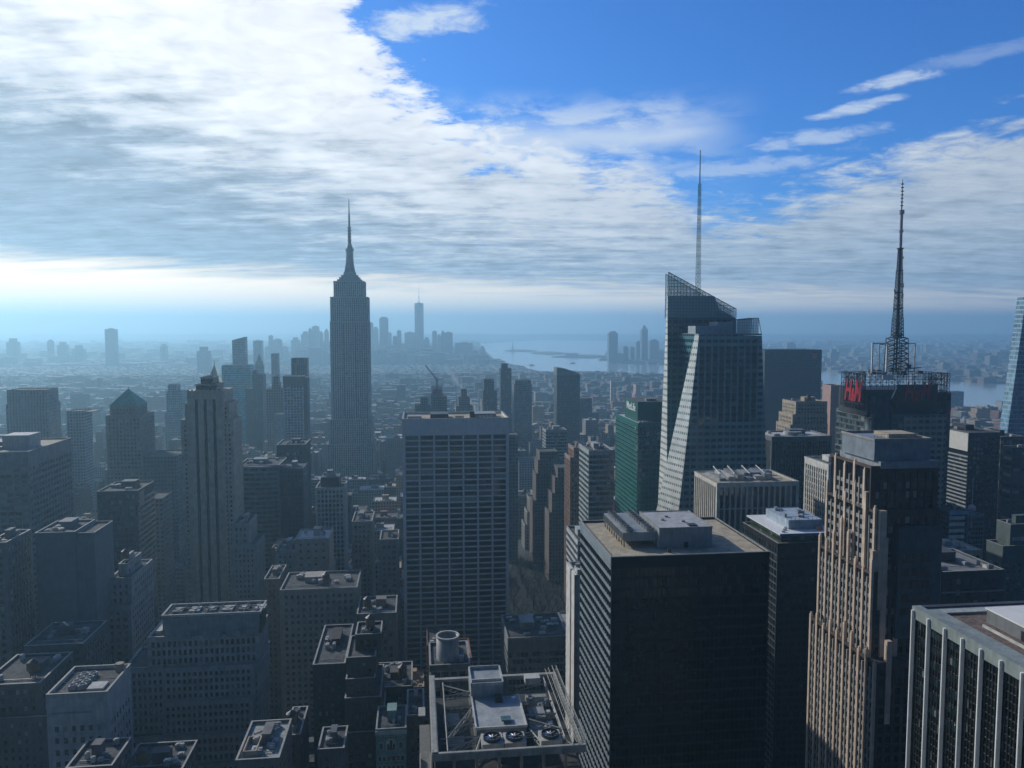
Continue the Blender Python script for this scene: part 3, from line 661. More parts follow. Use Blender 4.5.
tower('tan windowed block with a pale top edge right of the slim slotted tower', None, (232, 249), 525, 540, 26, wall=plain((.40, .38, .34), .85), gl=gB, windows=60, bay=2.8, flr=3.5, pw=1.5, sh=1.7, pp=.2, top=2, clutter=4,
      tiers=lambda W, D, Z: [(0, W+5, -3, D, Z-14), (0, W, 0, D, Z)])
tower('grey stone office block with tall windows left of the white-faced grid tower', None, (380, 398), 541, 520, 24, wall=plain((.24, .25, .25), .85), gl=gB, windows=40, bay=3.2, flr=3.8, pw=1.1, sh=1.6, pp=.25, top=3, clutter=2)
tower('grey stone office block with close rows of windows right of the tan wings', None, (352, 372), 523, 560, 30, wall=plain((.22, .23, .23), .85), gl=gB, windows=50, bay=2.8, flr=3.5, pw=1.3, sh=1.6, pp=.2, top=2, clutter=3)
tower('small tan loft block with rooftop sheds just left of the white grid tower', None, (357, 396), 616, 400, 26, wall=plain((.22, .20, .18), .85), gl=gB, windows=60, bay=3.0, flr=3.5, pw=1.3, sh=1.6, pp=.2, top=2.5, clutter=9, tank=True)
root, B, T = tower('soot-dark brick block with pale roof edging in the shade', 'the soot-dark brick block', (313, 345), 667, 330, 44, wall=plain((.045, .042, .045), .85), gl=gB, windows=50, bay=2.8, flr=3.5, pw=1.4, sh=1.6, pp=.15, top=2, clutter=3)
root, B, T = tower('dark brick house stepped back in terraces with pale copings', 'the terraced dark house', (346, 375), 668, 318, 26, wall=plain((.085, .075, .07), .85), gl=gB, windows=80, bay=2.4, flr=3.3, pw=1.1, sh=1.5, pp=.15, top=1.5, clutter=6, tank=True,
    name='apartment_building', cat='apartment building', tiers=lambda W, D, Z: [(-.4, W+3, -8, D, Z-24), (-.2, W+2.4, -4.5, D, Z-11.5), (0, W, -1.5, D, Z-5), (0, W, 3, D, Z+2), (3, W+2, 12, D, Z+8)])
# pale green ornate front
root, B, T = tower('low ornate building with a pale green front, arched centre window and small square windows', 'the pale green front', (376, 406), 732, 290, 18, wall=plain((.20, .32, .30), .8), gl=M_roof,
    bay=60, flr=200, pw=0, sh=0, pp=.12, top=1, clutter=3, faces='F', tiers=lambda W, D, Z: [(0, W, 0, D, Z, 0, 'F')])
W_, Z_ = B[2], B[4]; M_lg = plain((.42, .50, .46), .8)
MB().box(-.1, W_+.1, -.45, .1, 0, Z_-.02).build('front_wall', plain((.17, .30, .28), .8), root)
MB().box(-.3, W_+.3, -.9, -.45, Z_-.9, Z_+.5).build('cornice', M_lg, root)
for i in range(5):
    x = W_*(.16+i*.165); f = MB().box(x-.5, x+.5, -.62, -.46, Z_-2.6, Z_-1.7).build('window', M_lg, root); MB().box(x-.35, x+.35, -.66, -.63, Z_-2.45, Z_-1.85).build('pane', BLINDS[1], f)
for x in (W_*.17, W_*.83):
    f = MB().box(x-.9, x+.9, -.62, -.46, Z_-6.6, Z_-4).build('window', M_lg, root); MB().box(x-.65, x+.65, -.66, -.63, Z_-6.4, Z_-4.2).build('pane', BLINDS[1], f)
pts = [(W_/2+1.9*math.cos(math.pi*i/12), Z_-4.6+1.9*math.sin(math.pi*i/12)) for i in range(13)]+[(W_/2-1.9, Z_-7.2), (W_/2+1.9, Z_-7.2)]
m = MB(); n_ = len(pts); m.add([(a, -.62, b) for a, b in pts]+[(a, -.46, b) for a, b in pts], [tuple(range(n_)), tuple(range(2*n_-1, n_-1, -1))]+[(i, n_+i, n_+(i+1) % n_, (i+1) % n_) for i in range(n_)])
f = m.build('arched_window', M_lg, root)
m = MB()
for a, b, c_, d_ in ((-1.5, -.6, -7, -4.7), (-.45, .45, -7, -3.2), (.6, 1.5, -7, -4.7)): m.box(W_/2+a, W_/2+b, -.66, -.63, Z_+c_, Z_+d_)
m.build('pane', BLINDS[2], f)
for k_ in range(3):
    for i in range(6):
        x = W_*(.12+i*.152); f = MB().box(x-.7, x+.7, -.6, -.46, Z_-11.4-k_*3.6, Z_-9.2-k_*3.6).build('window', M_lg, root); MB().box(x-.5, x+.5, -.64, -.61, Z_-11.2-k_*3.6, Z_-9.4-k_*3.6).build('pane', BLINDS[2], f)

# ---- bottom: roof terrace with clutter, dark roof with junk
root, B, T = tower('low building with a sunlit pale roof terrace strewn with ducts and a sunken box', 'the sunlit cluttered roof', (236, 279), 763, 262, 26, wall=plain((.16, .16, .16), .85), gl=gB, windows=10, bay=3, flr=3.5, pw=1.3, sh=1.6, pp=.2, top=2, clutter=10, roof=plain((.32, .34, .31), .9, var=.35, scale=.5))
W_, Z_ = B[2], B[4]
m = MB(); m.box(1.5, 1.9, 3, 13, Z_, Z_+2.2); m.box(5.6, 6, 3, 13, Z_, Z_+2.2); m.box(1.9, 5.6, 3, 3.4, Z_, Z_+2.2); m.box(1.9, 5.6, 12.6, 13, Z_, Z_+2.2); m.build('sunken_box', M_gravel, root)
rr = random.Random(5)
for i in range(7):
    a = (rr.uniform(4, W_-2), rr.uniform(12, 23)); b = (a[0]+rr.uniform(-3, 3), a[1]+rr.uniform(-3, 3)); MB().bar((a[0], a[1], Z_+.9), (b[0], b[1], Z_+1.4), rr.uniform(.25, .5), 8).build('duct', rr.choice([M_lroof, M_steel]), root)
root, B, T = tower('low dark-roofed building with white junk and vents on its roof at the bottom edge', None, (120, 182), 776, 285, 20, wall=plain((.10, .10, .11), .85), gl=gB, windows=10, bay=3, flr=3.5, pw=1.2, sh=1.5, pp=.2, top=2, clutter=9, tank=True, roof=M_roof)
tower('low dark building with a framed flat roof at the bottom left edge', None, (66, 112), 771, 268, 18, wall=plain((.12, .12, .13), .85), gl=gB, windows=10, bay=3, flr=3.5, pw=1.2, sh=1.5, pp=.2, top=2, clutter=5)
tower('dark low loft block with a blue-grey roof beside the sunlit cluttered roof', None, (284, 300), 738, 292, 22, wall=plain((.08, .075, .075), .85), gl=gB, windows=20, bay=2.6, flr=3.4, pw=1.2, sh=1.6, pp=.15, top=2, clutter=5, tank=True)
tower('small blue-grey house squeezed between the soot-dark block and the terraced house', None, (318, 344), 752, 285, 16, wall=plain((.11, .13, .15), .85), gl=gB, windows=10, bay=3, flr=3.5, pw=1.6, sh=1.8, pp=.15, top=2, clutter=6)
tower('narrow tan house between the pale green front and the truss-roofed tower', None, (407, 424), 718, 300, 22, wall=plain((.20, .18, .15), .85), gl=gB, windows=30, bay=2.6, flr=3.4, pw=1.1, sh=1.5, pp=.2, top=1.5, clutter=3)
tower('low dark roof with vents behind the pale green front', None, (374, 412), 690, 345, 26, wall=plain((.10, .10, .10), .85), gl=gB, windows=10, bay=3, flr=3.5, pw=1.2, sh=1.5, pp=.2, top=2, clutter=12, tank=True)

# ---- the white-faced grid tower (centre)
def TC(W, D, Z): return [(0, W, 0, D, Z)]
root, B, T = tower('tall slab with a white concrete grid, wide dark windows and blank top band', 'the white grid tower', (403, 508), 421.5, 520, 40,
    wall=plain((.74, .75, .74), .75, var=.12), gl=glass((.010, .014, .018), 9.75, 3.78, rough=.1, blind=.03, var=.5, spec=.3), windows=100, bay=9.75, flr=3.78, pw=1.15, sh=.95, pp=.6, sp=.3, top=9.5, edge=.9, clutter=0, par=1.6, roof=M_gravel, name='skyscraper', cat='skyscraper')
W_, Z_ = B[2], B[4]
for i, (a, b, c_, d_, h_) in enumerate(((3, 12, 8, 18, 2.4), (18, 30, 12, 26, 3.2), (34, 40, 6, 14, 2.6), (46, 62, 10, 26, 3.4), (44, 47, 5, 9, 5.5))):
    u_ = MB().box(a, b, c_, d_, Z_+.1, Z_+h_).build('roof_shed', (M_unit, M_dsteel, M_gravel)[i % 3], root)
for i in range(5): MB().cyl(48+i*2.6, 7, Z_, Z_+2.2, 1.0, n=12).build('cooling_fan', M_unit, root)
MB().box(-.3, .5, -.8, 40.2, Z_-9.5, Z_+1.7).build('end_fin', plain((.74, .75, .74), .75, var=.15), root)

# ---- bottom centre: open truss roof tower
vA = 230.0; uA, _, zA = at_v(435, 752, vA); uA2 = at_v(583, 746, vA)[0]; WA, DA = uA2-uA, 53.0
root = empty('office_tower', uA, vA, 'tower with open steel truss roof around a pale plant room and three big fans', 'office tower')
FOOT.append((uA, uA2, vA, vA+DA, zA, 'A')); REFS.append((508, 740, 'the open truss roof', vA))
lo = zA-9; M_tr = plain((.33, .33, .30), .7, name='truss_paint'); M_deck = plain((.045, .05, .052), .9, var=.5, scale=.3)
b = MB().box(0, WA, 0, DA, 0, lo-.1); b.build('wall', plain((.05, .055, .06), .6), root)
MB().box(.2, WA-.2, .2, DA-.2, lo-.1, lo+.1).build('roof', M_deck, root)
rim = MB()
for (a, b_, c_, d_) in ((-.8, WA+.8, -.8, .8), (-.8, WA+.8, DA-.8, DA+.8), (-.8, .6, .8, DA-.8), (WA-.5, WA+.8, .8, DA-.8)): rim.box(a, b_, c_, d_, zA-2.6, zA-1.6)
rim.box(-.8, WA+.8, -.95, -.8, zA-2.4, zA-.2); rim.box(-.95, -.8, -.8, DA, zA-8, zA-.2); rim.box(-.8, 1.0, -.8, DA, zA-.35, zA-.15); rim.box(-.8, WA+.8, -.8, .1, zA-.35, zA-.15)
rim.build('roof_rim', M_tr, root)
for i in range(6):
    x = WA*(.125+i*.15); m = MB().box(x-.42, x+.42, -1.9, -.96, 0, zA-1.2); m.build('fin', M_tan, root)
for i in range(3):
    m = MB().box(-.98, -.97, 0, .1, 0, 1)
rail = MB()                                              # rails and lattice walk on the right-hand rim
for xo, z_ in ((WA-3.2, zA+.1), (WA-2.0, zA+.6), (WA+.9, zA+.1), (WA+.9, zA+1.2), (WA-.6, zA+1.2)): rail.bar((xo, -.5, z_), (xo, DA, z_), .13)
nst = 22
for i in range(nst):
    y0_, y1_ = DA*i/nst, DA*(i+1)/nst
    rail.bar((WA+.9, y0_, zA-.2), (WA+.9, y0_, zA+1.2), .09); rail.bar((WA-.6, y0_, zA+.05), (WA+.9, y1_, zA+.05), .08); rail.bar((WA+.9, y0_, zA+.05), (WA-.6, y1_, zA+.05), .08)
    rail.bar((WA-3.2, y0_, zA-.2), (WA-2.0, y1_, zA+.5), .07)
rail.bar((-.6, 0, zA+1), (-.6, DA, zA+1), .08)
for i in range(16): rail.bar((-.6, DA*i/16, zA-.2), (-.6, DA*i/16, zA+1), .07); 
for i in range(14): rail.bar((WA*i/14, DA+.4, zA-.5), (WA*i/14, DA+.4, zA+1), .07)
rail.bar((0, DA+.4, zA+1), (WA, DA+.4, zA+1), .07)
rail.build('railing', M_tr, root)
def tl(px, py, z): a = at_z(px, py, z); return a[0]-uA, a[1]-vA
pz = zA-2.0
x0, y0_ = tl(478, 735, pz); x1 = tl(527, 733, pz)[0]; y1_ = tl(474, 690, pz)[1]; yb = tl(472, 677, pz)[1]
x0 = WA*.30; x1 = WA*.66; y0_ = DA*.29; y1_ = DA*.70; yb = DA*.97
pr = MB().box(x0, x1, y0_, y1_, lo, pz); p_ = pr.build('plant_room', plain((.30, .33, .35), .7), root)
rm = MB()
for (a, b_, c_, d_) in ((x0-.3, x1+.3, y0_-.3, y0_+.2), (x0-.3, x0+.2, y0_, y1_), (x1-.2, x1+.3, y0_, y1_)): rm.box(a, b_, c_, d_, pz, pz+.8)
rm.build('kerb', M_lroof, p_); MB().box(x0+.2, x1-.2, y0_+.2, y1_, pz, pz+.12).build('roof', plain((.34, .37, .39), .85), p_)
p2 = MB().box(x0-.2, x0+(x1-x0)*.68, y1_, yb, lo, pz+4.2).build('upper_plant_room', plain((.28, .31, .33), .7), root)
rm = MB(); X2 = x0+(x1-x0)*.68
for (a, b_, c_, d_) in ((x0-.3, X2+.2, y1_, y1_+.4), (x0-.3, X2+.2, yb-.4, yb), (x0-.3, x0+.2, y1_, yb), (X2-.3, X2+.2, y1_, yb)): rm.box(a, b_, c_, d_, pz+4.2, pz+5.3)
rm.build('parapet', plain((.4, .42, .43), .7), p2); MB().box(x0+.2, X2-.3, y1_+3.5, y1_+4, pz+4.2, pz+5.1).build('divider', M_lroof, p2)
u_ = MB().cyl(x0+(x1-x0)*.55, y1_-3, pz+.1, pz+2, 1.3, n=12).build('exhaust_fan', M_dsteel, root); MB().box(x0+(x1-x0)*.48, x0+(x1-x0)*.64, y1_-4.6, y1_-1.6, pz+.1, pz+1).build('skid', M_dsteel, u_)
MB().box(x0+(x1-x0)*.52, x0+(x1-x0)*.72, y0_+3, y0_+6, pz+.7, pz+1.1).build('roof_hatch', plain((.06, .12, .13), .4), root)
MB().box(x0+(x1-x0)*.84, x0+(x1-x0)*.92, y1_-4, y1_-2.5, pz+.1, pz+1.2).build('vent', plain((.45, .6, .75), .5), root)
tz = zA-2.4
def truss(a, b_, r=.28, nm='truss'):
    m = MB(); m.bar((a[0], a[1], tz), (b_[0], b_[1], tz), r); m.bar((a[0], a[1], tz-1.6), (b_[0], b_[1], tz-1.6), r*.6)
    n_ = 5
    for i in range(n_):
        t0, t1 = i/n_, (i+1)/n_
        m.bar((a[0]+(b_[0]-a[0])*t0, a[1]+(b_[1]-a[1])*t0, tz-1.6), (a[0]+(b_[0]-a[0])*t1, a[1]+(b_[1]-a[1])*t1, tz), r*.6)
    m.build(nm, M_tr, root)
for a, b_ in (((4, DA*.93), (x0, DA*.80)), ((4, DA*.77), (x0, DA*.80)), ((4, DA*.60), (x0, DA*.62)), ((4, DA*.42), (x0, DA*.45)), ((4, DA*.21), (x0, DA*.60)), ((4, DA*.28), (x0, DA*.42)),
              ((x1, DA*.62), (WA-4, DA*.62)), ((x1, DA*.45), (WA-4, DA*.45)), ((x1, DA*.42), (WA-4, DA*.26)), ((x1, DA*.84), (WA-5, DA*.93)), ((2, DA*.22), (WA-2, DA*.24)), ((4, DA*.06), (4, DA*.97)), ((WA-4, DA*.06), (WA-4, DA*.97)),
              ((2, DA*.05), (x0+1, DA*.22)), ((WA*.27, DA*.03), (x0+2, DA*.28)), ((WA*.50, DA*.03), (WA*.46, DA*.28)), ((WA*.5, DA*.03), (WA*.56, DA*.28)), ((WA*.68, DA*.28), (WA*.76, DA*.04)), ((WA*.80, DA*.24), (WA*.98, DA*.03))):
    truss(a, b_)
for fx in (.395, .55, .80):
    x = WA*fx; y = DA*.135; tz = zA-.2; h_ = MB().box(x-3.3, x+3.3, y-3.3, y+3.3, tz-3, tz-.6).build('fan_housing', plain((.45, .45, .42), .7), root)
    MB().tube(x, y, tz-.6, tz+.3, 2.75, 2.55, 28).build('fan_ring', M_dsteel, h_); MB().cyl(x, y, tz-.62, tz-.55, 2.6, n=24).build('fan_well', M_black, h_)
    bl = MB(); bl.cyl(x, y, tz-.5, tz+.1, .5, n=10)
    for k_ in range(9):
        t = 2*math.pi*k_/9; c_, s_ = math.cos(t), math.sin(t)
        bl.add([(x+c_*.4-s_*.12, y+s_*.4+c_*.12, tz-.3), (x+c_*2.3-s_*.42, y+s_*2.3+c_*.42, tz-.3), (x+c_*2.3+s_*.2, y+s_*2.3-c_*.2, tz-.1), (x+c_*.4+s_*.12, y+s_*.4-c_*.12, tz-.1)], [(0, 1, 2, 3)])
    bl.build('fan_blade', plain((.5, .5, .5), .4, .5), h_)
for (a, b_, c_, d_) in ((.08, .20, .55, .72), (.10, .22, .30, .42), (.72, .90, .30, .55), (.74, .86, .62, .74), (.75, .92, .8, .92)): MB().box(WA*a, WA*b_, DA*c_, DA*d_, lo+.1, lo+1.6).build('duct', plain((.26, .28, .27), .8), root)
roof_clutter(root, WA*.70, WA*.95, DA*.3, DA*.95, lo+.1, 6, 4)
MB().box(WA*.74, WA*.86, DA*.84, DA*.92, zA-1.6, zA+.6).build('ventilation_unit', M_lroof, root)
# its lower wing on the left with the open balcony
MB().box(-4.6, -1.0, 8, 44, 0, zA-14).build('side_wing', plain((.16, .16, .15), .8), root)
m = MB(); 
for a in (-4.6, -1.3): m.box(a, a+.3, 6, 22, zA-13.9, zA-12.2)
m.box(-4.6, -1, 6, 6.3, zA-13.9, zA-12.2); m.build('balcony_wall', M_tr, root); MB().box(-4.9, -2.6, 30, 36, zA-4, zA-3.6).build('bracket', M_tr, root)

# ---- round flue and its block, behind
uC, vC, zC = at_v(448, 640, 300); root = empty('chimney', uC, vC, 'wide round open-topped steel flue standing behind the truss roof', 'chimney')
MB().tube(0, 4, zC-16, zC, 4.4, 3.9, 28).build('flue', plain((.30, .31, .31), .6, .3), root, smooth=True); MB().tube(0, 4, zC-.05, zC+.5, 4.6, 3.95, 28).build('lip', M_lroof, root); MB().cyl(0, 4, zC-9, zC-8.7, 3.9, n=20).build('damper', M_tan, root)
FOOT.append((uC-4, uC+4, vC, vC+8, zC, None))
tower('low dark brick block with vents under the round steel flue', None, (430, 470), 668, 296, 22, wall=plain((.14, .14, .13), .85), gl=gB, windows=10, bay=3, flr=3.6, pw=1.2, sh=1.5, pp=.2, top=2, clutter=8)
# ---- low wide building with a ribbed metal band
root, B, T = tower('low wide office block with ribbed metal top band right of the white grid tower', 'the ribbed-band block', (508, 568), 640, 430, 36, wall=plain((.27, .30, .29), .6), gl=glass((.04, .06, .06), 2.2, 4), windows=60, bay=2.2, flr=4, pw=.25, sh=1.2, pp=.2, sp=.3, top=7.5, clutter=14,
    tiers=lambda W, D, Z: [(0, W, 0, D, Z)])
m = MB()
for i in range(60): m.box(i*B[2]/60, i*B[2]/60+.18, -.55, -.3, B[4]-7.3, B[4]-.3)
m.build('metal_rib', plain((.30, .33, .32), .5, .3), root)

# ---- black glass slab with the tan roof
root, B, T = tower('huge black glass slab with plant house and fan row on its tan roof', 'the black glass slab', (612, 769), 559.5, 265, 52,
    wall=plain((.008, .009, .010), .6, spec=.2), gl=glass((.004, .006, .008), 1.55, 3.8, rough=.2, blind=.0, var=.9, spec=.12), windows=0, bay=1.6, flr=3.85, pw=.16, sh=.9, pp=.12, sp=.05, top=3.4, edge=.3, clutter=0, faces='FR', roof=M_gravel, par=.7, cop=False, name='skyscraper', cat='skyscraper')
W_, D_, Z_ = B[2], B[3], B[4]
MDK = [plain((.008, .010, .012), .15, spec=.25, name='dpane'), plain((.016, .019, .021), .2, spec=.25, name='dpane2'), plain((.030, .032, .033), .5, spec=.2, name='dpane_blind')]
panes(root, [(1.1+i*1.6, -.04, Z_-3.4-3.85*(j+1)+.95, 'F', j*38+i, 1.4, 2.8) for j in range(3) for i in range(35)], 100, 6, MDK, (5, 3, 2))
m = MB()                                                # ribbed left flank: light louvred floors
for k_ in range(1, int((Z_-1)/3.85)+1): m.box(-.42, -.02, 0, D_, Z_-k_*3.85, Z_-k_*3.85+1.25)
m.box(-.46, -.02, -.1, D_, Z_-2.6, Z_+.7); m.build('side_band', plain((.26, .31, .34), .5, .1), root)
m = MB()
for k_ in range(19): m.box(-.36, -.02, k_*D_/18-.1, k_*D_/18+.1, 0, Z_-2.5)
m.build('side_mullion', plain((.10, .12, .13), .5, .2), root)
MB().box(-.34, -.03, 9, 27, 96.3, 98.9).build('lit_side_pane', plain((.60, .52, .40), .5), root) if False else None
m = MB()
for (a, b_, c_, d_) in ((-.5, W_+.1, -.2, .45), (-.5, .1, .45, D_), (W_-.5, W_+.1, .45, D_), (.1, W_-.5, D_-.5, D_+.1)): m.box(a, b_, c_, d_, Z_+.7, Z_+1.0)
m.build('coping', M_cop, root)
def l2(px, py): a = at_z(px, py, Z_); return a[0]-B[0], a[1]-B[1]
a = l2(625.6, 549); b_ = l2(655.7, 545); c_ = l2(608, 530)
fx0, fx1, fy0, fy1 = a[0]-.5, b_[0], a[1]+1.5, a[1]+32
m = MB(); m.box(fx0, fx1, fy0, fy1, Z_+2.4, Z_+5.6)
cb = m.build('cooling_tower', plain((.30, .33, .34), .6, .2), root)
lg = MB()
for i in range(9):
    for x in (fx0+.3, fx1-.6): lg.box(x, x+.3, fy0+.3+i*(fy1-fy0-.9)/8, fy0+.6+i*(fy1-fy0-.9)/8, Z_, Z_+2.4)
lg.build('stand', M_dsteel, cb)
rr_ = MB()
for i in range(22): rr_.box(fx0-.12, fx0, fy0+i*(fy1-fy0)/22, fy0+i*(fy1-fy0)/22+.5, Z_+2.7, Z_+5.3)
rr_.build('louvre', M_dsteel, cb)
for i in range(9):
    for j in range(2):
        x = fx0+2.6+j*(fx1-fx0-5.2); y = fy0+2+i*(fy1-fy0-4)/8
        f = MB().tube(x, y, Z_+5.6, Z_+6.9, 1.45, 1.3, 16).build('fan_ring', M_unit, cb); MB().cyl(x, y, Z_+5.65, Z_+6.2, 1.3, n=14).build('fan', M_dsteel, f)
a = l2(659, 549); b_ = l2(709, 545); px0, px1, py0 = a[0], b_[0], a[1]
ph = MB().box(px0, px1, py0, py0+26, Z_+.1, Z_+7.4).build('plant_house', plain((.27, .30, .32), .65), root)
m = MB()
for (a, b2, c_, d_) in ((px0-.1, px1+.1, py0-.1, py0+.3), (px0-.1, px0+.3, py0, py0+26), (px1-.3, px1+.1, py0, py0+26), (px0, px1, py0+25.7, py0+26.1)): m.box(a, b2, c_, d_, Z_+7.4, Z_+7.8)
m.build('coping', M_cop, ph); MB().box(px0+.4, px1-.4, py0+.4, py0+25.6, Z_+7.4, Z_+7.5).build('roof', plain((.40, .42, .43), .9), ph)
MB().box(px0+9.5, px0+11, py0-.06, py0, Z_+.1, Z_+2.3).build('door', M_black, ph); MB().box(px0-.06, px0, py0+6, py0+8, Z_+2.8, Z_+4.6).build('louvre', M_black, ph)
for (a, c_) in ((5, 12), (8, 17), (12, 9)): MB().cyl(px0+a, py0+c_, Z_+7.5, Z_+8.1, .7, n=12).build('vent', M_unit, ph)
MB().box(px0+12, px0+15, py0+2, py0+5, Z_+7.5, Z_+8).build('roof_hatch', M_dsteel, ph)
a = l2(668, 553); MB().box(a[0], a[0]+1.1, a[1], a[1]+1.1, Z_+.1, Z_+1.5).build('vent', M_dsteel, root)
MB().bar((2, D_-1, Z_+1), (2, D_-1, Z_+6), .06).build('rod', M_dsteel, root)

# white sunlit sliver and striped block behind it
root, B, T = tower('very narrow sunlit white end wall with a dark slot left of the black slab', 'the white sunlit fin', (577, 592), 577, 335, 19, wall=plain((.66, .65, .62), .7), gl=M_black, windows=0, bay=50, flr=3.3, pw=0, sh=.7, pp=.2, top=6, clutter=0, faces='',
    name='office_tower', tiers=lambda W, D, Z: [(0, W, 0, D, Z)])
W_, D_, Z_ = B[2:]; m = MB()
m.box(-1.2, 0, -.2, 6.5, 0, Z_+.9); m.box(-1.2, 0, 9.5, 19, 0, Z_+.9); m.box(-1.2, W_, -.2, -.02, 0, Z_+.9)
for k_ in range(int(Z_/3.3)): m.box(-.7, -.02, 6.5, 9.5, k_*3.3, k_*3.3+1.6)
m.build('end_wall', plain((.66, .65, .62), .7), root); MB().cyl(1.5, 5, Z_+.1, Z_+4.5, 1.2, n=14).build('flue', M_unit, root)
MB().box(.2, 4.5, .5, 7, Z_+.1, Z_+3).build('bulkhead', M_lroof, root)
root, B, T = tower('grey office block with diagonal-looking white floor bands behind the white fin', None, (578, 592), 543, 380, 30, wall=plain((.45, .48, .48), .7), gl=glass((.03, .05, .06), 2.5, 3.6), windows=20, bay=2.6, flr=3.6, pw=.2, sh=1.2, pp=.1, sp=.3, top=1.2, clutter=2)
root, B, T = tower('slim brick-brown tower with a sunlit edge left of the green glass block', 'the slim brown tower', (574, 584), 449, 640, 24, wall=plain((.30, .18, .13), .8), gl=glass((.02, .03, .04), 2, 3.6), windows=40, bay=2.6, flr=3.6, pw=.9, sh=.9, pp=.3, top=2, clutter=2,
    tiers=lambda W, D, Z: [(-3, W, 0, D, Z-8), (0, W, 0, D, Z)])
root, B, T = tower('silver office tower with glass corner and pale floor bands beside the green glass block', 'the silver banded tower', (589, 614), 452, 560, 34, wall=plain((.36, .40, .40), .55), gl=glass((.035, .06, .06), 2.2, 3.9), windows=80, bay=2.6, flr=3.9, pw=.15, sh=1.5, pp=.1, sp=.25, top=2.4, clutter=8)
# green block with the sign
M_grn = plain((.012, .15, .12), .35, var=.15)
root, B, T = tower('emerald green glass block with a raised sign box and pale roof', 'the green glass block', (638, 672), 424, 640, 74, wall=M_grn, gl=glass((.008, .11, .09), 3, 3.8, rough=.1, metal=.3, blind=.05), windows=80, bay=3.1, flr=3.8, pw=.25, sh=.9, pp=.12, sp=.25, top=3,
    clutter=0, roof=M_lroof, par=.8, name='skyscraper', cat='skyscraper', cop=False)
W_, D_, Z_ = B[2:]
m = MB()
for k_ in range(int(Z_/3.8)): m.box(-.5, -.25, 0, D_, k_*3.8+Z_ % 3.8-.25, k_*3.8+Z_ % 3.8+.05)
m.build('side_fin', plain((.20, .38, .34), .4, .3), root)
sb = MB().box(3, W_+2, 12, 54, Z_+.1, Z_+17).build('sign_box', plain((.012, .11, .09), .4, var=.1), root)
MB().box(3.2, W_+1.8, 12.2, 53.8, Z_+17, Z_+17.2).build('roof', M_roof, sb)
def text3d(txt, parent, loc, rotz, size, mat, ext=.15, name='lettering', shear=0.0, squash=1.0, bold=0):
    cu = bpy.data.curves.new(name, 'FONT'); cu.body = txt; cu.size = size; cu.extrude = ext; cu.align_x = 'CENTER'; cu.align_y = 'CENTER'; cu.shear = shear; cu.offset = bold; cu.materials.append(mat)
    t_ = bpy.data.objects.new(name, cu); COL.objects.link(t_); dg = bpy.context.evaluated_depsgraph_get(); me = bpy.data.meshes.new_from_object(t_.evaluated_get(dg)); bpy.data.objects.remove(t_)
    o = bpy.data.objects.new(name, me); COL.objects.link(o); o.parent = parent; o.location = loc; o.rotation_euler = (R(90), 0, rotz); o.scale = (squash, 1, 1); return o
text3d('MetLife', sb, (2.7, 32, Z_+11.5), R(-90), 9.5, plain((.85, .87, .86), .5, var=.03), bold=.12)
for i in range(5): MB().box(W_*.5+i*2-2, W_*.5+i*2-.8, 20, 24, Z_+17.2, Z_+19.5).build('ventilation_unit', M_unit, root)
for i in range(4): MB().box(2+i*3, 4.2+i*3, 3, 7, Z_+.1, Z_+1.8).build('ventilation_unit', M_unit, root)

# ---- crystal glass tower with a slanting lattice top and spire
vB = 547.0
uB, _, zB = at_v(699, 334.4, vB); uBr = at_v(762, 331, vB)[0]
root = empty('skyscraper', uB, vB, 'faceted glass tower with a slanting see-through lattice top and tall spire', 'skyscraper')
REFS.append((700, 330, 'the faceted glass tower', vB))
def LB(px, py, v): a = at_v(px, py, v); return (a[0]-uB, v-vB, a[2])
Mb = facade((.13, .30, .33), (.012, .036, .045), 4.9, 4.75, .76, .50, rough=.3, grough=.08, metal=.3, blind=.04)
Mb_sunlit = facade((.80, .82, .78), (.22, .28, .27), 2.4, 4.75, .7, .36, rough=.3, grough=.15, metal=.1, blind=.3)  # same tower glass, paled: sunlight on its left faces put into the colour
A = LB(699, 334.4, vB); Bt = LB(695, 333, vB+5); C = LB(661, 660, vB); Dd = LB(628, 640, 592); TR = LB(762, 331, vB); TRb = LB(767, 400, vB+2); BR = LB(772, 680, vB)
A = (A[0], 0, zB); C = (C[0], 0, 0); Dd = (Dd[0], 45, 0); Bt = (Bt[0], 5, zB); TR = (TR[0], 0, zB-1); BR = (BR[0], 0, 0)
back = 60
m = MB(); m.add([A, TR, BR, C, (A[0], back, zB), (TR[0], back, zB-1), (BR[0], back, 0), Dd, Bt],
    [(3, 2, 1, 0), (1, 2, 6, 5), (0, 1, 5, 4, 8), (2, 3, 7, 6), (8, 4, 6, 7)])
m.build('front_wall', Mb, root)
m = MB(); m.add([A, Bt, Dd, C], [(0, 1, 2), (0, 2, 3)]); m.build('lit_facet', Mb_sunlit, root)
# panes set out on the front face
cells = []
for j in range(28):
    for i in range(9):
        z = zB-13-j*4.75; x = 3.2+i*4.9
        xl = C[0]+(A[0]-C[0])*(z/zB)
        cells.append((x-.6, -.04, z, 'F', j*10+i, 3.5, 2.4))
MBP = [plain((.012, .028, .034), .06, spec=1.0, name='tpane'), plain((.02, .05, .06), .1, spec=1.0, name='tpane_teal'), plain((.008, .015, .02), .05, spec=1.0, name='tpane_dark'), plain((.16, .19, .18), .4, name='tpane_pale')]
cells = [c for c in cells if c[0] < TR[0]-2.2]
panes(root, cells, 100, 5, MBP, (5, 4, 5, 1))
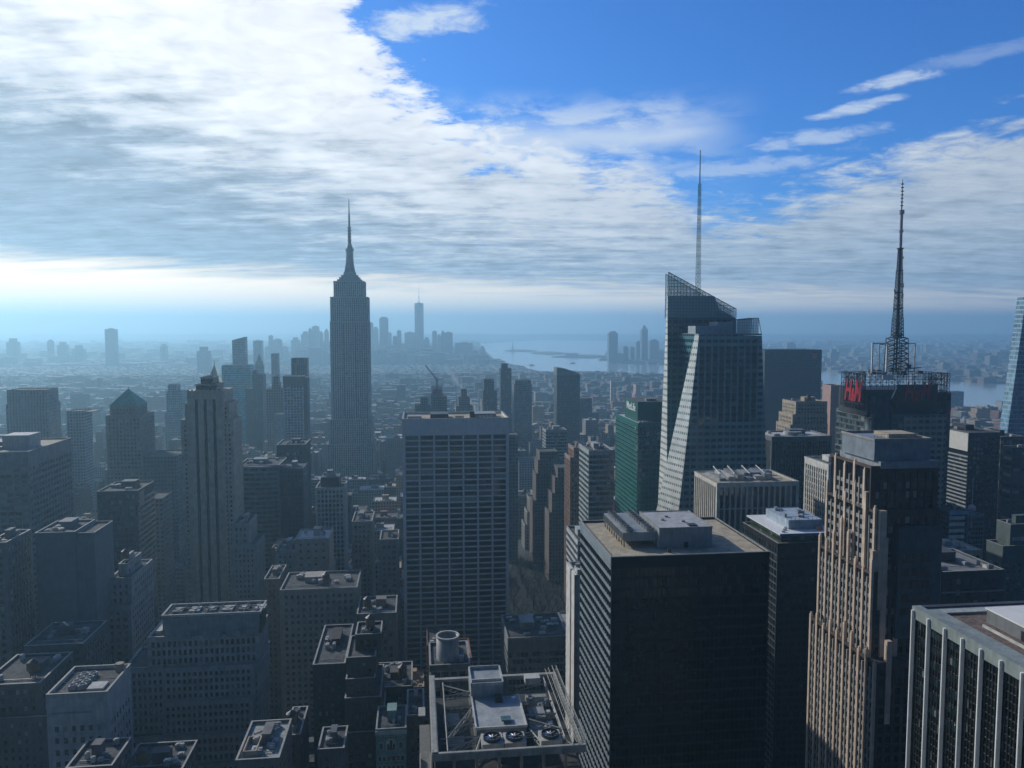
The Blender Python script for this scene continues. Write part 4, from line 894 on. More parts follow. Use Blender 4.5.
# rear volume
vb2 = 45.0
P = lambda px, py: LB(px, py, vB+vb2)
p0 = P(667.7, 296); ptop = P(667.7, 272); pr = P(736, 309); pbl = P(666, 640); mid = P(712, 296)
m = MB(); zs = p0[2]
front = [(pbl[0], vb2, 0), (pr[0], vb2, 0), (pr[0], vb2, P(736, 318)[2]), (mid[0]+6, vb2, P(718, 309)[2]), (mid[0]+2, vb2, zs), (p0[0], vb2, zs)]
bk = [(a, vb2+1.5+34*(1-min(1, c/p0[2])), c) for a, b_, c in front]
n_ = len(front); m.add(front+bk, [tuple(range(n_)), tuple(range(2*n_-1, n_-1, -1))]+[(i, n_+i, n_+(i+1) % n_, (i+1) % n_) for i in range(1, n_-1)]); m.build('rear_wall', facade((.05, .12, .15), (.012, .04, .055), 4.9, 4.75, .8, .55, rough=.3, grough=.1, metal=.3, blind=.03), root)
m = MB(); m.add([front[0], front[-1], bk[-1], bk[0]], [(0, 1, 2, 3)]); m.build('side_wall', Mb_sunlit, root)
# lattice screen: bars clipped under the slope, thin tinted glass between
def tglass():
    m, k, b = newmat('screen_glass'); b.inputs['Base Color'].default_value = (.5, .68, .70, 1); b.inputs['Roughness'].default_value = .05; b.inputs['Alpha'].default_value = .38; b.inputs['Specular IOR Level'].default_value = .8; return m
M_sg = tglass(); M_mul = plain((.07, .12, .13), .5, .3, name='mullion')
def screen(pl, pr_, zlo, yy, zl, zr, nx, dz, nm='lattice_screen'):
    fr = MB()
    for i in range(nx+1):
        x = pl+(pr_-pl)*i/nx; zt = zl+(zr-zl)*i/nx; fr.box(x-.13, x+.13, yy-.15, yy+.15, zlo, zt)
    k_ = 0
    while zlo+k_*dz < max(zl, zr):
        z = zlo+k_*dz; t = 1.0 if zl == zr else min(1, max(0, (z-zl)/(zr-zl)))
        xa, xb = (pl, pl+(pr_-pl)*t) if zl > zr else (pl+(pr_-pl)*t, pr_)
        if zl > zr and z < zr: xb = pr_
        if zl <= zr and z < zl: xa = pl
        if xb-xa > .5: fr.box(xa, xb, yy-.22, yy+.22, z-.13, z+.13)
        k_ += 1
    fr.bar((pl, yy, zl), (pr_, yy, zr), .28)
    f = fr.build(nm, M_mul, root)
    g = MB(); g.prism([(pl, yy-.04), (pr_, yy-.04), (pr_, yy+.04), (pl, yy+.04)], zlo, [zl, zr, zr, zl]); g.build('screen_glass', M_sg, f)
screen(p0[0], pr[0], zs-.5 if False else P(700, 318)[2], vb2-.6, ptop[2], pr[2], 22, 2.4)
fs = MB()
screen(p0[0]+1, pr[0], P(700, 318)[2], vb2+9, ptop[2]-1, pr[2]-1, 16, 4.8)
q0, q1 = LB(737.5, 320, vB+20), LB(758.5, 318, vB+20)
screen(q0[0], q1[0], zB, 20, q0[2], q1[2], 9, 2.1); screen(q0[0], q1[0], zB, 34, q0[2], q1[2], 7, 2.1)
for yy in (20, 34): pass
m = MB(); m.bar((q1[0], 20, q1[2]), (q1[0]+2.6, 20, zB), .25); m.bar((q1[0], 34, q1[2]), (q1[0]+2.6, 34, zB), .25); m.bar((q1[0], 20, q1[2]), (q1[0], 34, q1[2]), .2); m.bar((q0[0], 20, q0[2]), (q0[0], 34, q0[2]), .2); m.build('lattice_brace', M_mul, root)
for (a, b_, ya, yb_, hh) in (((695.5, 717), None, 8, 24, 6.0), ((717, 732.5), None, 14, 30, 9.0)):
    x0_ = LB(a[0], 330, vB+ya)[0]; x1_ = LB(a[1], 330, vB+ya)[0]; MB().box(x0_, x1_, ya, yb_, zB+.2, zB+hh).build('roof_house', plain((.34, .40, .44), .6), root)
MB().box(-.2, TR[0], -.1, 44, zB-.6, zB+.5).build('roof', plain((.14, .18, .2), .6), root)
# spire
sx, _, sz0 = LB(697.5, 318, vB+62); _, _, sz1 = LB(697, 150, vB+62); sy = 62
sp = MB(); HS = sz1-sz0; nn = 30
def spw(t): return 1.75*(1-t)+.6*t
for k_ in range(nn):
    t0, t1 = k_/nn*.80, (k_+1)/nn*.80; z0_, z1_ = sz0+HS*t0, sz0+HS*t1; w0, w1 = spw(t0), spw(t1)
    co = lambda w_, z_: [(sx-w_, sy-w_, z_), (sx+w_, sy-w_, z_), (sx+w_, sy+w_, z_), (sx-w_, sy+w_, z_)]
    a4, b4 = co(w0, z0_), co(w1, z1_)
    for i in range(4):
        sp.bar(a4[i], b4[i], .15); sp.bar(a4[i], b4[(i+1) % 4], .10)
        if k_ % 2: sp.bar(b4[i], b4[(i+1) % 4], .10)
sp.cyl(sx, sy, sz0+HS*.0, sz0+HS*.80, .18, n=6)
sp.build('spire_lattice', plain((.10, .22, .24), .5, .4), root)
MB().cyl(sx, sy, sz0+HS*.80, sz0+HS, .55, .35, 8).build('spire_tip', plain((.10, .14, .17), .5, .4), root)
FOOT.append((uB-20, uBr+6, vB, vB+95, zB, 'B'))

# ---- broad dark slab behind the crystal tower
tower('broad dark teal monolith with flat top behind the faceted glass tower', 'the dark teal monolith', (765, 822), 350.5, 1150, 50, far=facade((.030, .055, .075), (.02, .04, .06), 2.4, 3.9, .6, .5, blind=.02), clutter=0, name='skyscraper', cat='skyscraper')
r_, b_, t_ = None, None, None
uo, _, zo = at_v(812, 352, 1149); s_ = empty('rooftop_sign', uo, 1149, 'small red square sign near the top corner of the dark teal monolith', 'sign', z=zo-10)
MB().box(0, 7, -.8, .9, 0, 8).build('panel', plain((.5, .06, .05), .5), s_); MB().box(-.4, 7.4, -.3, .95, -.4, 8.4).build('frame', M_dsteel, s_)
root, B, T = tower('stepped tan stone building with sunlit left edges in front of the dark teal monolith', 'the stepped tan building', (797, 828), 403, 720, 30, wall=plain((.42, .35, .26), .8), gl=gB, windows=50, bay=3.2, flr=3.7, pw=1.7, sh=1.8, pp=.25, top=2, clutter=2, tank=True,
    tiers=lambda W, D, Z: [(-6, W, 0, D, Z-22), (-3.5, W, 1, D, Z-12), (0, W, 2, D, Z)])
M_str = plain((.14, .16, .17), .6)
root, B, T = tower('dark ribbed tower with bowed front and pale flat roof before the tan stepped building', 'the bowed ribbed tower', (772, 831), 438, 600, 34, wall=M_str, gl=glass((.02, .03, .035), 1.5, 3.7), windows=60, bay=2.2, flr=3.7, pw=.7, sh=.5, pp=.5, sp=.1, top=2.5, clutter=3,
    roof=M_lroof)
MB().prism([(B[2]*i/12, -.7-3.2*math.sin(math.pi*i/12)) for i in range(13)]+[(B[2], -.55), (0, -.55)], B[4]-3, B[4]+1.3).build('bowed_cornice', M_str, root)
MB().cyl(B[2]*.5, 16, B[4]+.2, B[4]+3, 8, 7, 20).build('round_plant_room', M_unit, root); MB().bar((B[2]*.5, 16, B[4]+3), (B[2]*.5, 16, B[4]+16), .18).build('mast', M_steel, root)

# ---- white-piered block
root, B, T = tower('stone office block with close-set cream piers and a roof crowded with machinery', 'the cream-piered block', (718, 797), 484, 430, 36,
    wall=plain((.60, .57, .50), .8), gl=glass((.010, .02, .025), 2, 3.8, blind=.05), windows=100, bay=3.35, flr=12.3, pw=.95, sh=.55, pp=.95, sp=.4, top=2.0, edge=.4, clutter=0, roof=M_gravel, faces='FLR', par=.6)
W_, D_, Z_ = B[2:]
for i in range(6): MB().box(4+i*5.5, 8+i*5.5, 8, 30, Z_+.1, Z_+1.6+(i % 3)*.9).build('ventilation_unit', (M_unit, M_lroof, M_steel)[i % 3], root)
roof_clutter(root, 3, W_-3, 3, D_-4, Z_+.1, 10, 77)
m = MB()
for i in range(4): m.bar((3+i*9, 5, Z_+4.6), (9+i*9, 31, Z_+4.6), .35); m.bar((3+i*9, 5, Z_), (3+i*9, 5, Z_+4.6), .2); m.bar((9+i*9, 31, Z_), (9+i*9, 31, Z_+4.6), .2)
m.build('pipe_rack', M_lroof, root)

# ---- dark tower with white roof deck
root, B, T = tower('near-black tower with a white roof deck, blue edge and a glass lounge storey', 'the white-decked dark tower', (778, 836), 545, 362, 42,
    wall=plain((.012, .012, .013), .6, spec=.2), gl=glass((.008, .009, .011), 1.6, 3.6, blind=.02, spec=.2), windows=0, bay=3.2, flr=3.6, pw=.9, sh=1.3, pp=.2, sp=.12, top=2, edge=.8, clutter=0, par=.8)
W_, D_, Z_ = B[2:]
m = MB()
for k_ in range(int(Z_/3.6)): m.box(-.3, -.2, 0, D_, k_*3.6, k_*3.6+.5)
for k_ in range(15): m.box(-.34, -.2, k_*D_/14-.08, k_*D_/14+.08, 0, Z_-1)
m.build('side_mullion', plain((.14, .17, .17), .5, .2), root)
panes(root, [(1.8+.8+i*3.2*.98, -.04, Z_-2-3.6*(j+1)+1.35, 'F', j*10+i, 2.1, 2.05) for j in range(13) for i in range(7)], 100, 8, MDK+[BLINDS[3]], (5, 4, 3, 1))
MB().box(3, W_-1, 3, D_-2, Z_+.1, Z_+4.2).build('lounge', glass((.03, .05, .03), 2, 5, blind=.1), root)
dk = MB().box(1.5, W_+1, .8, D_-1, Z_+4.2, Z_+4.9).build('roof_deck', plain((.75, .76, .76), .6, var=.08), root)
MB().box(1.2, W_+1.3, .5, .8, Z_+3.9, Z_+5.2).build('fascia', plain((.03, .12, .32), .5), dk)
rr = random.Random(8)
for i in range(7): MB().cyl(5+i*2.4, 5+i*3.6, Z_+4.9, Z_+5.6, .9, n=14).build('roof_light', M_unit, dk)
MB().box(10, W_-2, 10, D_-6, Z_+4.9, Z_+9.5).build('plant_room', plain((.36, .44, .52), .6), root)
for i in range(9): x, y = rr.uniform(10, W_-4), rr.uniform(11, D_-9); MB().box(x, x+rr.uniform(1, 2.6), y, y+rr.uniform(1, 2.6), Z_+9.5, Z_+9.5+rr.uniform(.8, 2.4)).build('ventilation_unit', rr.choice([M_unit, M_lroof, M_steel]), root)
m = MB()
for i in range(9): m.bar((9+i*(W_-12)/8, 9.6, Z_+4.9), (9+i*(W_-12)/8, 9.6, Z_+11.3), .1)
m.bar((9, 9.6, Z_+11.3), (W_-3, 9.6, Z_+11.3), .12); m.bar((9, 9.6, Z_+8.3), (W_-3, 9.6, Z_+8.3), .1); m.build('pipe_frame', M_steel, root)
MB().box(W_*.78, W_*.88, 6.5, 8.5, Z_+4.9, Z_+6.3).build('orange_crate', plain((.7, .22, .06), .6), root)

# ---- brown art-deco tower
vD = 270.0
uD, _, z575 = at_v(872, 575, vD); uDr = at_v(940, 575, vD)[0]
BR1 = plain((.62, .50, .40), .8, name='sunlit_brick'); BRD = plain((.085, .060, .048), .75, name='shaded_brick'); BRG = plain((.26, .27, .27), .6, name='grey_spandrel')  # one brick in two tones: sunlit flank pale, shaded front dark, painted in
def TD(W, D, Z):
    return [(-2, W+2, -7, 40, 122), (0, W, 0, 38, z575), (1.5, W-.5, 1.5, 36, 176), (1.5, W+.5, 5, 34, 192)]
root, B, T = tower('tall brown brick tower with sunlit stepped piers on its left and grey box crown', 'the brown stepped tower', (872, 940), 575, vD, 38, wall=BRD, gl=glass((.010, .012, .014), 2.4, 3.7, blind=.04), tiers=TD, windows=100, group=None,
    bay=3.2, flr=3.7, pw=1.2, sh=1.1, pp=.5, sp=.12, top=1.6, edge=1.0, clutter=0, faces='FR', name='skyscraper', cat='skyscraper', cop=False)
W_, D_, Z_ = B[2:]
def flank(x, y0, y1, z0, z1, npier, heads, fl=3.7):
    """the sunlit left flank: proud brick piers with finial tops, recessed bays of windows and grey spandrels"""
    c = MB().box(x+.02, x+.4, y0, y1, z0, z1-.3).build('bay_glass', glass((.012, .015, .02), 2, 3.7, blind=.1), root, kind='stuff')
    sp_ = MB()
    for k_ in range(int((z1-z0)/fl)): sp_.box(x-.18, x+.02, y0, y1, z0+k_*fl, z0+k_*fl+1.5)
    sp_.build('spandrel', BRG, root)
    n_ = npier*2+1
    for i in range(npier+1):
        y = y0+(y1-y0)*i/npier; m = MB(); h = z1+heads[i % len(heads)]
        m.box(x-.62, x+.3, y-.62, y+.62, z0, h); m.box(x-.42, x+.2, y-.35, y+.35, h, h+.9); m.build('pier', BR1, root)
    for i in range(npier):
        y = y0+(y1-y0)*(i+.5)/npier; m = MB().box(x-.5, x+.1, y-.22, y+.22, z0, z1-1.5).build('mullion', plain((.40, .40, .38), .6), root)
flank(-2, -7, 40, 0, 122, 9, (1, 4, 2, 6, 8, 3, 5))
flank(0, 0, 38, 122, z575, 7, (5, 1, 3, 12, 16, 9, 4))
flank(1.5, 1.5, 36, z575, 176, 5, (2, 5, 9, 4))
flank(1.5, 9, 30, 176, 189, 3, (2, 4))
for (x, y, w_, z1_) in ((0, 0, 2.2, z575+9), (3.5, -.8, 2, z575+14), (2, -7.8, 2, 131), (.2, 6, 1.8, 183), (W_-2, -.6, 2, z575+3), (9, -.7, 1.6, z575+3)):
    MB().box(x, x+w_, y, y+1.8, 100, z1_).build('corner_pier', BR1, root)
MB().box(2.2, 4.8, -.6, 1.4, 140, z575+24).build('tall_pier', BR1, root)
# paired set-back turret at the left front, grey box crown
MB().box(9, W_-1, -1.8, 6, z575-24, 171).build('front_bay', plain((.08, .10, .115), .6), root)
for k_ in range(5):
    for i in range(3): f = MB().box(10.5+i*4, 13.6+i*4, -1.9, -1.8, 146+k_*5-8, 149+k_*5-8).build('window', BLINDS[2], root)
m = MB().box(4.6, W_+.5, 4.2, 33, 192, 194.6); m.build('crown_band', plain((.28, .31, .34), .55), root)
MB().box(3.6, W_-.8, 7, 30, 194.6, 202).build('crown_box', plain((.22, .26, .30), .5), root)
m = MB()
for (a, b_, c_, d_) in ((3.3, W_-.5, 6.7, 7.1), (3.3, W_-.5, 30, 30.4), (3.3, 3.7, 7, 30), (W_-.9, W_-.5, 7, 30)): m.box(a, b_, c_, d_, 202, 202.9)
m.build('coping', M_cop, root)
m = MB()
for i in range(14): m.bar((3.6+i*1.35, 7.4, 202.9), (3.6+i*1.35, 7.4, 204.4), .06)
m.bar((3.6, 7.4, 204.4), (W_-1, 7.4, 204.4), .07); m.bar((3.6, 7.4, 203.7), (W_-1, 7.4, 203.7), .05); m.build('railing', M_steel, root)
MB().box(W_*.5, W_-2, 14, 24, 202, 203.6).build('ventilation_unit', M_gravel, root)

# ---- pale fluted tower behind, with the lattice crown and antenna: the signboard tower
root, B, T = tower('pale office block with tall white piers just left of the brown stepped tower', 'the white-ribbed sliver', (829, 858), 466, 430, 28, wall=plain((.60, .59, .55), .7), gl=glass((.02, .03, .035), 2, 3.7), windows=60, bay=2.6, flr=3.7, pw=.9, sh=1.0, pp=.6, sp=.2, top=3, clutter=2)

vN = 520.0
uN, _, zN = at_v(872.5, 416, vN); uNr = at_v(949, 416, vN)[0]
root, B, T = tower('glass tower crowned by dark scaffolding, red letter signs and a big antenna mast', 'the antenna tower', (872.5, 949), 416, vN, 48, wall=plain((.10, .13, .14), .5, .2), gl=glass((.035, .06, .065), 2.6, 4, rough=.08, blind=.3), windows=90, bay=4.8, flr=4.3, pw=.35, sh=1.3,
    pp=.25, sp=.3, top=1.4, edge=.4, clutter=0, name='skyscraper', cat='skyscraper', cop=False)
W_, D_, Z_ = B[2:]
cyl = MB().cyl(8, 6, 0, Z_+14, 9, n=32).build('round_corner', glass((.02, .032, .038), 2.6, 4.3, rough=.15, var=.5, blind=.02), root, smooth=True)
m = MB().box(W_*.40, W_-3, -1.0, -.32, 60, Z_-.5); m.build('stone_face', facade((.34, .33, .27), (.02, .03, .035), 4.8, 4.3, .7, .5), root)
m = MB()
for k_ in range(30, int(Z_/4.3/1)+1): m.box(-.7, -.3, 0, D_, k_*4.3, k_*4.3+.35) if k_ % 3 == 0 else None
m.build('side_band', M_cop, root)
cz = zN; H_ = 29.5
MB().box(-2, W_-9, 4, D_-6, cz-.1, cz+18).build('crown_core', plain((.035, .042, .05), .6), root)
MB().prism([(W_-10, 4), (W_+2.5, 2), (W_+3.5, 26), (W_-10, 28)], cz-26, cz+16).build('corner_wedge', glass((.02, .04, .045), 2, 4, blind=.02), root)
def scaffold(x0, x1, y0, y1, z0, z1, nx, ny, nz, r=.16, nm='sign_scaffold', faces='FLRB', seed=1):
    m = MB(); rr = random.Random(seed)
    for F in faces:
        if F in 'FB':
            y = y0 if F == 'F' else y1; n_ = nx; pt = lambda i, k_, y=y: (x0+(x1-x0)*i/nx, y, z0+(z1-z0)*k_/nz)
        else:
            x = x0 if F == 'L' else x1; n_ = ny; pt = lambda i, k_, x=x: (x, y0+(y1-y0)*i/ny, z0+(z1-z0)*k_/nz)
        for i in range(n_+1): m.bar(pt(i, 0), pt(i, nz), r*1.3)
        for k_ in range(nz+1): m.bar(pt(0, k_), pt(n_, k_), r)
        for i in range(n_):
            for k_ in range(nz):
                if rr.random() < .75: m.bar(pt(i, k_), pt(i+1, k_+1), r*.7)
                if rr.random() < .6: m.bar(pt(i+1, k_), pt(i, k_+1), r*.7)
    return m.build(nm, M_black, root)
xL = at_v(845, 400, vN+18)[0]-uN
scaffold(-7, W_-3, -1.0, 30, cz+5, cz+H_, 14, 9, 6, .17)
scaffold(-8.4, -7.1, -1.8, 22, cz+4, cz+H_+.5, 1, 6, 6, .18, seed=3)
scaffold(W_-3, W_+1, 2, 20, cz+12, cz+H_, 2, 5, 4, .15, seed=4)
MB().box(W_*.28, W_*.80, -2.6, -1.6, cz+5.5, cz+H_-7.5).build('sign_board', M_black, root)
M_red = plain((.44, .015, .028), .4, var=.05, name='sign_red')
def hm(parent, loc, rotz, h): text3d('H', parent, (loc[0], loc[1], loc[2]), rotz, h, M_red, ext=.3, name='sign_letter', shear=.32, bold=.35)
fx = W_*.54
for ch, dx_, sz_ in (('H', -6.6, 1.0), ('&', -.6, .62), ('M', 5.6, 1.0)):
    text3d(ch, root, (fx+dx_, -2.8, cz+16.5-(1-sz_)*7), 0, 18.5*sz_, M_red, .25, 'sign_letter', .3, .55, .3)
    text3d(ch, root, (-8.8, 11-dx_*1.05, cz+16.5-(1-sz_)*7), R(-90), 21*sz_, M_red, .25, 'sign_letter', .3, .55, .45)
# white frames round the mast base
mx, my = 0, 0; a = at_v(896, 371, vN+22); mx = a[0]-uN; my = 22.0; zb_ = cz+H_-2
M_wfr = plain((.70, .72, .73), .5, var=.08, name='white_frame')
def frame(px0_, px1_, y, top, bot, mat, r):
    x0_, x1_ = at_v(px0_, 360, vN+y)[0]-uN, at_v(px1_, 360, vN+y)[0]-uN; z1_ = at_v(880, top, vN+y)[2]; z0_ = at_v(880, bot, vN+y)[2]
    m = MB(); m.box(x0_-r, x0_+r, y-r, y+r, z0_, z1_); m.box(x1_-r, x1_+r, y-r, y+r, z0_, z1_); m.box(x0_-r, x1_+r, y-r*.99, y+r*.99, z1_, z1_+2*r); m.box(x0_-r, x1_+r, y-r*.99, y+r*.99, z0_-2*r, z0_)
    m.bar((x0_, y, z0_), (x1_, y, z1_), r*.3); m.bar((x1_, y, z0_), (x0_, y, z1_), r*.3); m.build('mast_frame', mat, root)
frame(872, 886.5, 12, 344, 371.5, M_wfr, .45); frame(901, 914.5, 20, 344, 371.5, plain((.4, .43, .45), .5), .35); frame(879, 894, 34, 345, 371, plain((.3, .33, .35), .5), .3)
m = MB()
for (x, z_) in ((mx-7, zb_+3), (mx+6, zb_+5)): m.cyl(x, my-6, z_, z_+2.6, 1.5, n=14)
m.bar((mx+1, my-4, zb_+4), (mx+14, my-8, zb_+5.5), .35); m.build('dish', M_dsteel, root)
m = MB(); m.bar((-6.4, 4, cz+H_), (-6.4, 4, cz+H_+9), .18); m.bar((-7.6, 4, cz+H_+6), (-5.2, 4, cz+H_+6), .12); m.bar((W_*.22, -1.5, cz+12), (W_*.36, -1.5, cz+H_), .5); m.box(W_*.10, W_*.24, -1.4, -1, cz+H_-4, cz+H_-.5); m.build('bracket', M_wfr, root)
rr = random.Random(4)
for i in range(12):
    x, y = rr.uniform(-5, W_-6), rr.uniform(0, 26); MB().box(x, x+rr.uniform(1.5, 4), y, y+rr.uniform(1.5, 4), cz+H_-1.2, cz+H_+rr.uniform(.3, 2)).build('ventilation_unit', M_dsteel, root)
def zpx(py): return at_v(896, py, vN+my)[2]
am = MB()
def latm(z0_, z1_, w0, w1, n_, r):
    for k_ in range(n_):
        t0, t1 = k_/n_, (k_+1)/n_; za, zb2 = z0_+(z1_-z0_)*t0, z0_+(z1_-z0_)*t1; wa, wb = w0+(w1-w0)*t0, w0+(w1-w0)*t1
        co = lambda w_, z_: [(mx-w_, my-w_, z_), (mx+w_, my-w_, z_), (mx+w_, my+w_, z_), (mx-w_, my+w_, z_)]
        a4, b4 = co(wa, za), co(wb, zb2)
        for i in range(4): am.bar(a4[i], b4[i], r*1.4); am.bar(a4[i], b4[(i+1) % 4], r); am.bar(a4[(i+1) % 4], b4[i], r); am.bar(b4[i], b4[(i+1) % 4], r)
latm(zpx(374), zpx(338), 6.0, 5.2, 7, .25); latm(zpx(338), zpx(318), 3.0, 2.6, 6, .25); latm(zpx(318), zpx(270), 2.4, 1.5, 14, .22); latm(zpx(270), zpx(249), 1.3, 1.0, 7, .22)
am.cyl(mx, my, zpx(374), zpx(249), .7, n=8)
for py_, r_ in ((338, 5.8), (336, 4.4), (309, 3.2), (306, 2.6), (293, 2.8), (271, 2.5), (249, 2.4)): am.cyl(mx, my, zpx(py_), zpx(py_)+.7, r_, n=10)
rr = random.Random(2)
for i in range(26):
    z_ = zpx(rr.uniform(255, 338)); t = rr.uniform(0, 6.28); r0_ = 3.0; am.bar((mx+math.cos(t)*1.2, my+math.sin(t)*1.2, z_), (mx+math.cos(t)*r0_, my+math.sin(t)*r0_, z_+.4), .16); am.cyl(mx+math.cos(t)*r0_, my+math.sin(t)*r0_, z_-.5, z_+1.2, .3, n=6)
mast = am.build('antenna_mast', M_dsteel, root)
am = MB(); am.cyl(mx, my, zpx(249), zpx(214), 1.15, 1.1, 12); am.cyl(mx, my, zpx(232), zpx(230), 1.7, n=12); am.cyl(mx, my, zpx(214), zpx(210), 1.9, n=12); am.build('antenna_tube', plain((.45, .47, .5), .5), mast)
am = MB(); am.cyl(mx, my, zpx(210), zpx(179), .45, .2, 8)
for k_ in range(7): am.cyl(mx, my, zpx(206-k_*3.6), zpx(205-k_*3.6), .95, n=8)
am.build('antenna_tip', M_dsteel, mast)
FOOT.append((uN-8, uNr+3, vN-3, vN+48, zN+28, None))
uP, _, zP = at_v(833, 386, 700); tower('small pink-fronted building glimpsed between the dark teal monolith and the antenna tower', None, (831, 843), 386, 900, 20, far=plain((.42, .27, .23), .7, var=.15), clutter=0)

# ---- far right cluster
root, B, T = tower('dark louvred tower with a blank white top panel facing left', 'the white-panelled louvred tower', (969, 1000), 434, 560, 40, wall=plain((.035, .04, .042), .5), gl=glass((.010, .014, .016), 2, 3.6, blind=.02), windows=40, bay=3, flr=3.6, pw=.6, sh=1.0, pp=.2, top=3, clutter=3, faces='FR')
W_, D_, Z_ = B[2:]; m = MB()
for k_ in range(int((Z_-14)/3.0)): m.box(-.6, -.05, 0, D_, k_*3.0, k_*3.0+1.1)
m.build('side_louvre', plain((.33, .35, .36), .5), root); MB().box(-.7, -.05, -.1, D_, Z_-13.5, Z_+.4).build('white_panel', plain((.62, .62, .58), .6, var=.1), root)
root, B, T = tower('dark brown mirrored block with vague reflections right of the louvred tower', 'the brown mirror block', (1001, 1024), 438, 585, 30, wall=plain((.05, .048, .045), .4), gl=glass((.05, .045, .038), 5, 3.6, rough=.1, metal=.4, wob=.12, blind=0), windows=50, bay=2.4, flr=3.6, pw=.15, sh=.5, pp=.1, top=2, clutter=3)
root, B, T = tower('dark blue-grey ribbed office tower cut by the right edge of the picture', 'the ribbed tower at the right edge', (1013, 1060), 449, 500, 9, wall=plain((.06, .08, .09), .5), gl=glass((.012, .018, .022), 2, 3.8), windows=50, bay=6, flr=3.9, pw=.5, sh=1.6, pp=.2, sp=.3, top=2, clutter=2)
root, B, T = tower('tall pale-blue glass tower with a tapering left edge at the far right', 'the pale-blue tapering tower', (1026, 1090), 297, 640, 10, wall=M_unit, gl=gB, clutter=0, far=plain((.1, .15, .2), .4), tiers=lambda W, D, Z: [(4, W, 2, D, Z-6)], name='skyscraper', cat='skyscraper')
Wt, Dt, Zt = B[2:]; m = MB(); m.add([(-27, 0, 0), (Wt, 0, 0), (Wt, 0, Zt), (0, 0, Zt), (-27, Dt, 0), (Wt, Dt, 0), (Wt, Dt, Zt), (0, Dt, Zt)], [(0, 1, 2, 3), (7, 6, 5, 4), (3, 2, 6, 7), (4, 0, 3, 7)])
m.build('glass_wall', facade((.30, .42, .50), (.14, .26, .36), 1.8, 4.0, .86, .72, rough=.3, grough=.12, metal=.4, blind=.0), root)
root, B, T = tower('low billboard building with white striped panels under the pole with the pale ball', 'the white-striped billboard building', (950, 968), 512, 505, 16, wall=plain((.12, .15, .17), .6), gl=gB, bay=3, flr=3.5, pw=.3, sh=.8, pp=.1, windows=0, top=1, clutter=6, faces='FLR')
W_, D_, Z_ = B[2:]
for k_ in range(5): MB().box(-.6, W_*.8, -.8, -.35, Z_-5.5-k_*4.4, Z_-3.1-k_*4.4).build('striped_panel', plain((.65, .66, .63), .5), root)
MB().box(-.8, W_+.3, -.9, -.35, Z_-1.8, Z_+.4).build('top_band', plain((.25, .45, .65), .5), root)
uq, _, zq = at_v(972, 508, 500); s_ = empty('signal_ball_pole', uq, 500, 'white pole with a large pale pink ball near its foot above the billboard building', 'pole', z=zq-14)
MB().cyl(0, 0, 0, 34, .32, .2, 8).build('pole', M_lroof, s_); MB().cyl(0, 0, 33.8, 35, .55, n=10).build('finial', M_lroof, s_)
bm_ = MB(); nr = 12
vs = [(2.5*math.sin(math.pi*j/nr)*math.cos(2*math.pi*i/18), 2.5*math.sin(math.pi*j/nr)*math.sin(2*math.pi*i/18), 14+2.5*math.cos(math.pi*j/nr)) for j in range(nr+1) for i in range(18)]
bm_.add(vs, [(j*18+i, (j+1)*18+i, (j+1)*18+(i+1) % 18, j*18+(i+1) % 18) for j in range(nr) for i in range(18)]); bm_.build('ball', plain((.62, .48, .56), .35, var=.1), s_)
tower('narrow lattice-fronted building right of the white-striped billboards', None, (968, 984), 517, 508, 20, wall=plain((.15, .19, .22), .6), gl=gB, windows=20, bay=2, flr=3.2, pw=.4, sh=1, pp=.2, top=1, clutter=4)
tower('pale low roof with white ducts below the billboards', None, (948, 982), 553, 420, 26, wall=plain((.40, .40, .34), .8), gl=gB, windows=10, bay=3, flr=3.6, pw=1.2, sh=1.5, pp=.2, top=2, clutter=10, roof=M_lroof)
root, B, T = tower('classical stone block with pale roof edge and a square-windowed top storey', 'the classical stone block', (941, 1003), 574, 330, 34, wall=plain((.07, .08, .085), .8), gl=gB, windows=60, bay=4.2, flr=5.2, pw=2.0, sh=2.4, pp=.35, top=2.4, clutter=10, roof=plain((.22, .23, .23), .9))
MB().box(-.6, B[2]+.6, -1.2, -.36, B[4]-8.8, B[4]-8.2).build('cornice', M_cop, root)
root, B, T = tower('grey-green hotel block with faint sign lettering at its top in the right margin', 'the grey-green hotel block', (1003, 1050), 548, 380, 12, wall=plain((.09, .125, .12), .8), gl=gB, windows=60, bay=3.6, flr=3.3, pw=1.6, sh=1.8, pp=.2, top=9, clutter=4,
    tiers=lambda W, D, Z: [(0, W, 0, D, Z), (5.5, W, 2, D, Z+11)])
m = MB()
for i in range(9): m.box(6.6+i*1.25, 7.5+i*1.25, 1.5, 1.75, B[4]+3.2, B[4]+5.2)
m.build('sign_lettering', plain((.40, .44, .43), .6), root)

# ---- white-piered tower, bottom right
vX = 183.0; uX, _, zX = at_v(915, 606, vX)
LX = 125.0
root = empty('skyscraper', uX, vX-LX, 'black gridded tower with bright white piers and reddish gravel roof, lower right corner', 'skyscraper')
REFS.append((960, 640, 'the white-piered tower', 150)); FOOT.append((uX, uX+75, vX-LX, vX, zX, 'X'))
MB().box(0, 75, 0, LX, 0, zX-1.6).build('window', glass((.010, .013, .014), 1.0, 1.9, rough=.15, blind=.04, var=.9), root, kind='stuff')
gr = MB()
for k_ in range(30, int((zX-3.0)/1.9)): gr.box(-.12, 0, 0, LX, k_*1.9, k_*1.9+.22)
ns = int(LX/1.0)
for i in range(ns): gr.box(-.18, 0, i*1.0, i*1.0+.14, 0, zX-3)
gr.build('mullion_grid', plain((.025, .03, .03), .5, .2), root)
pcs = []
for i in range(18):
    for j in range(6): pcs.append((-.10, LX-6.1*.5-i*1.0-.45, zX-5.5-j*3.8+.3, 'L', i+j, .8, 1.55))
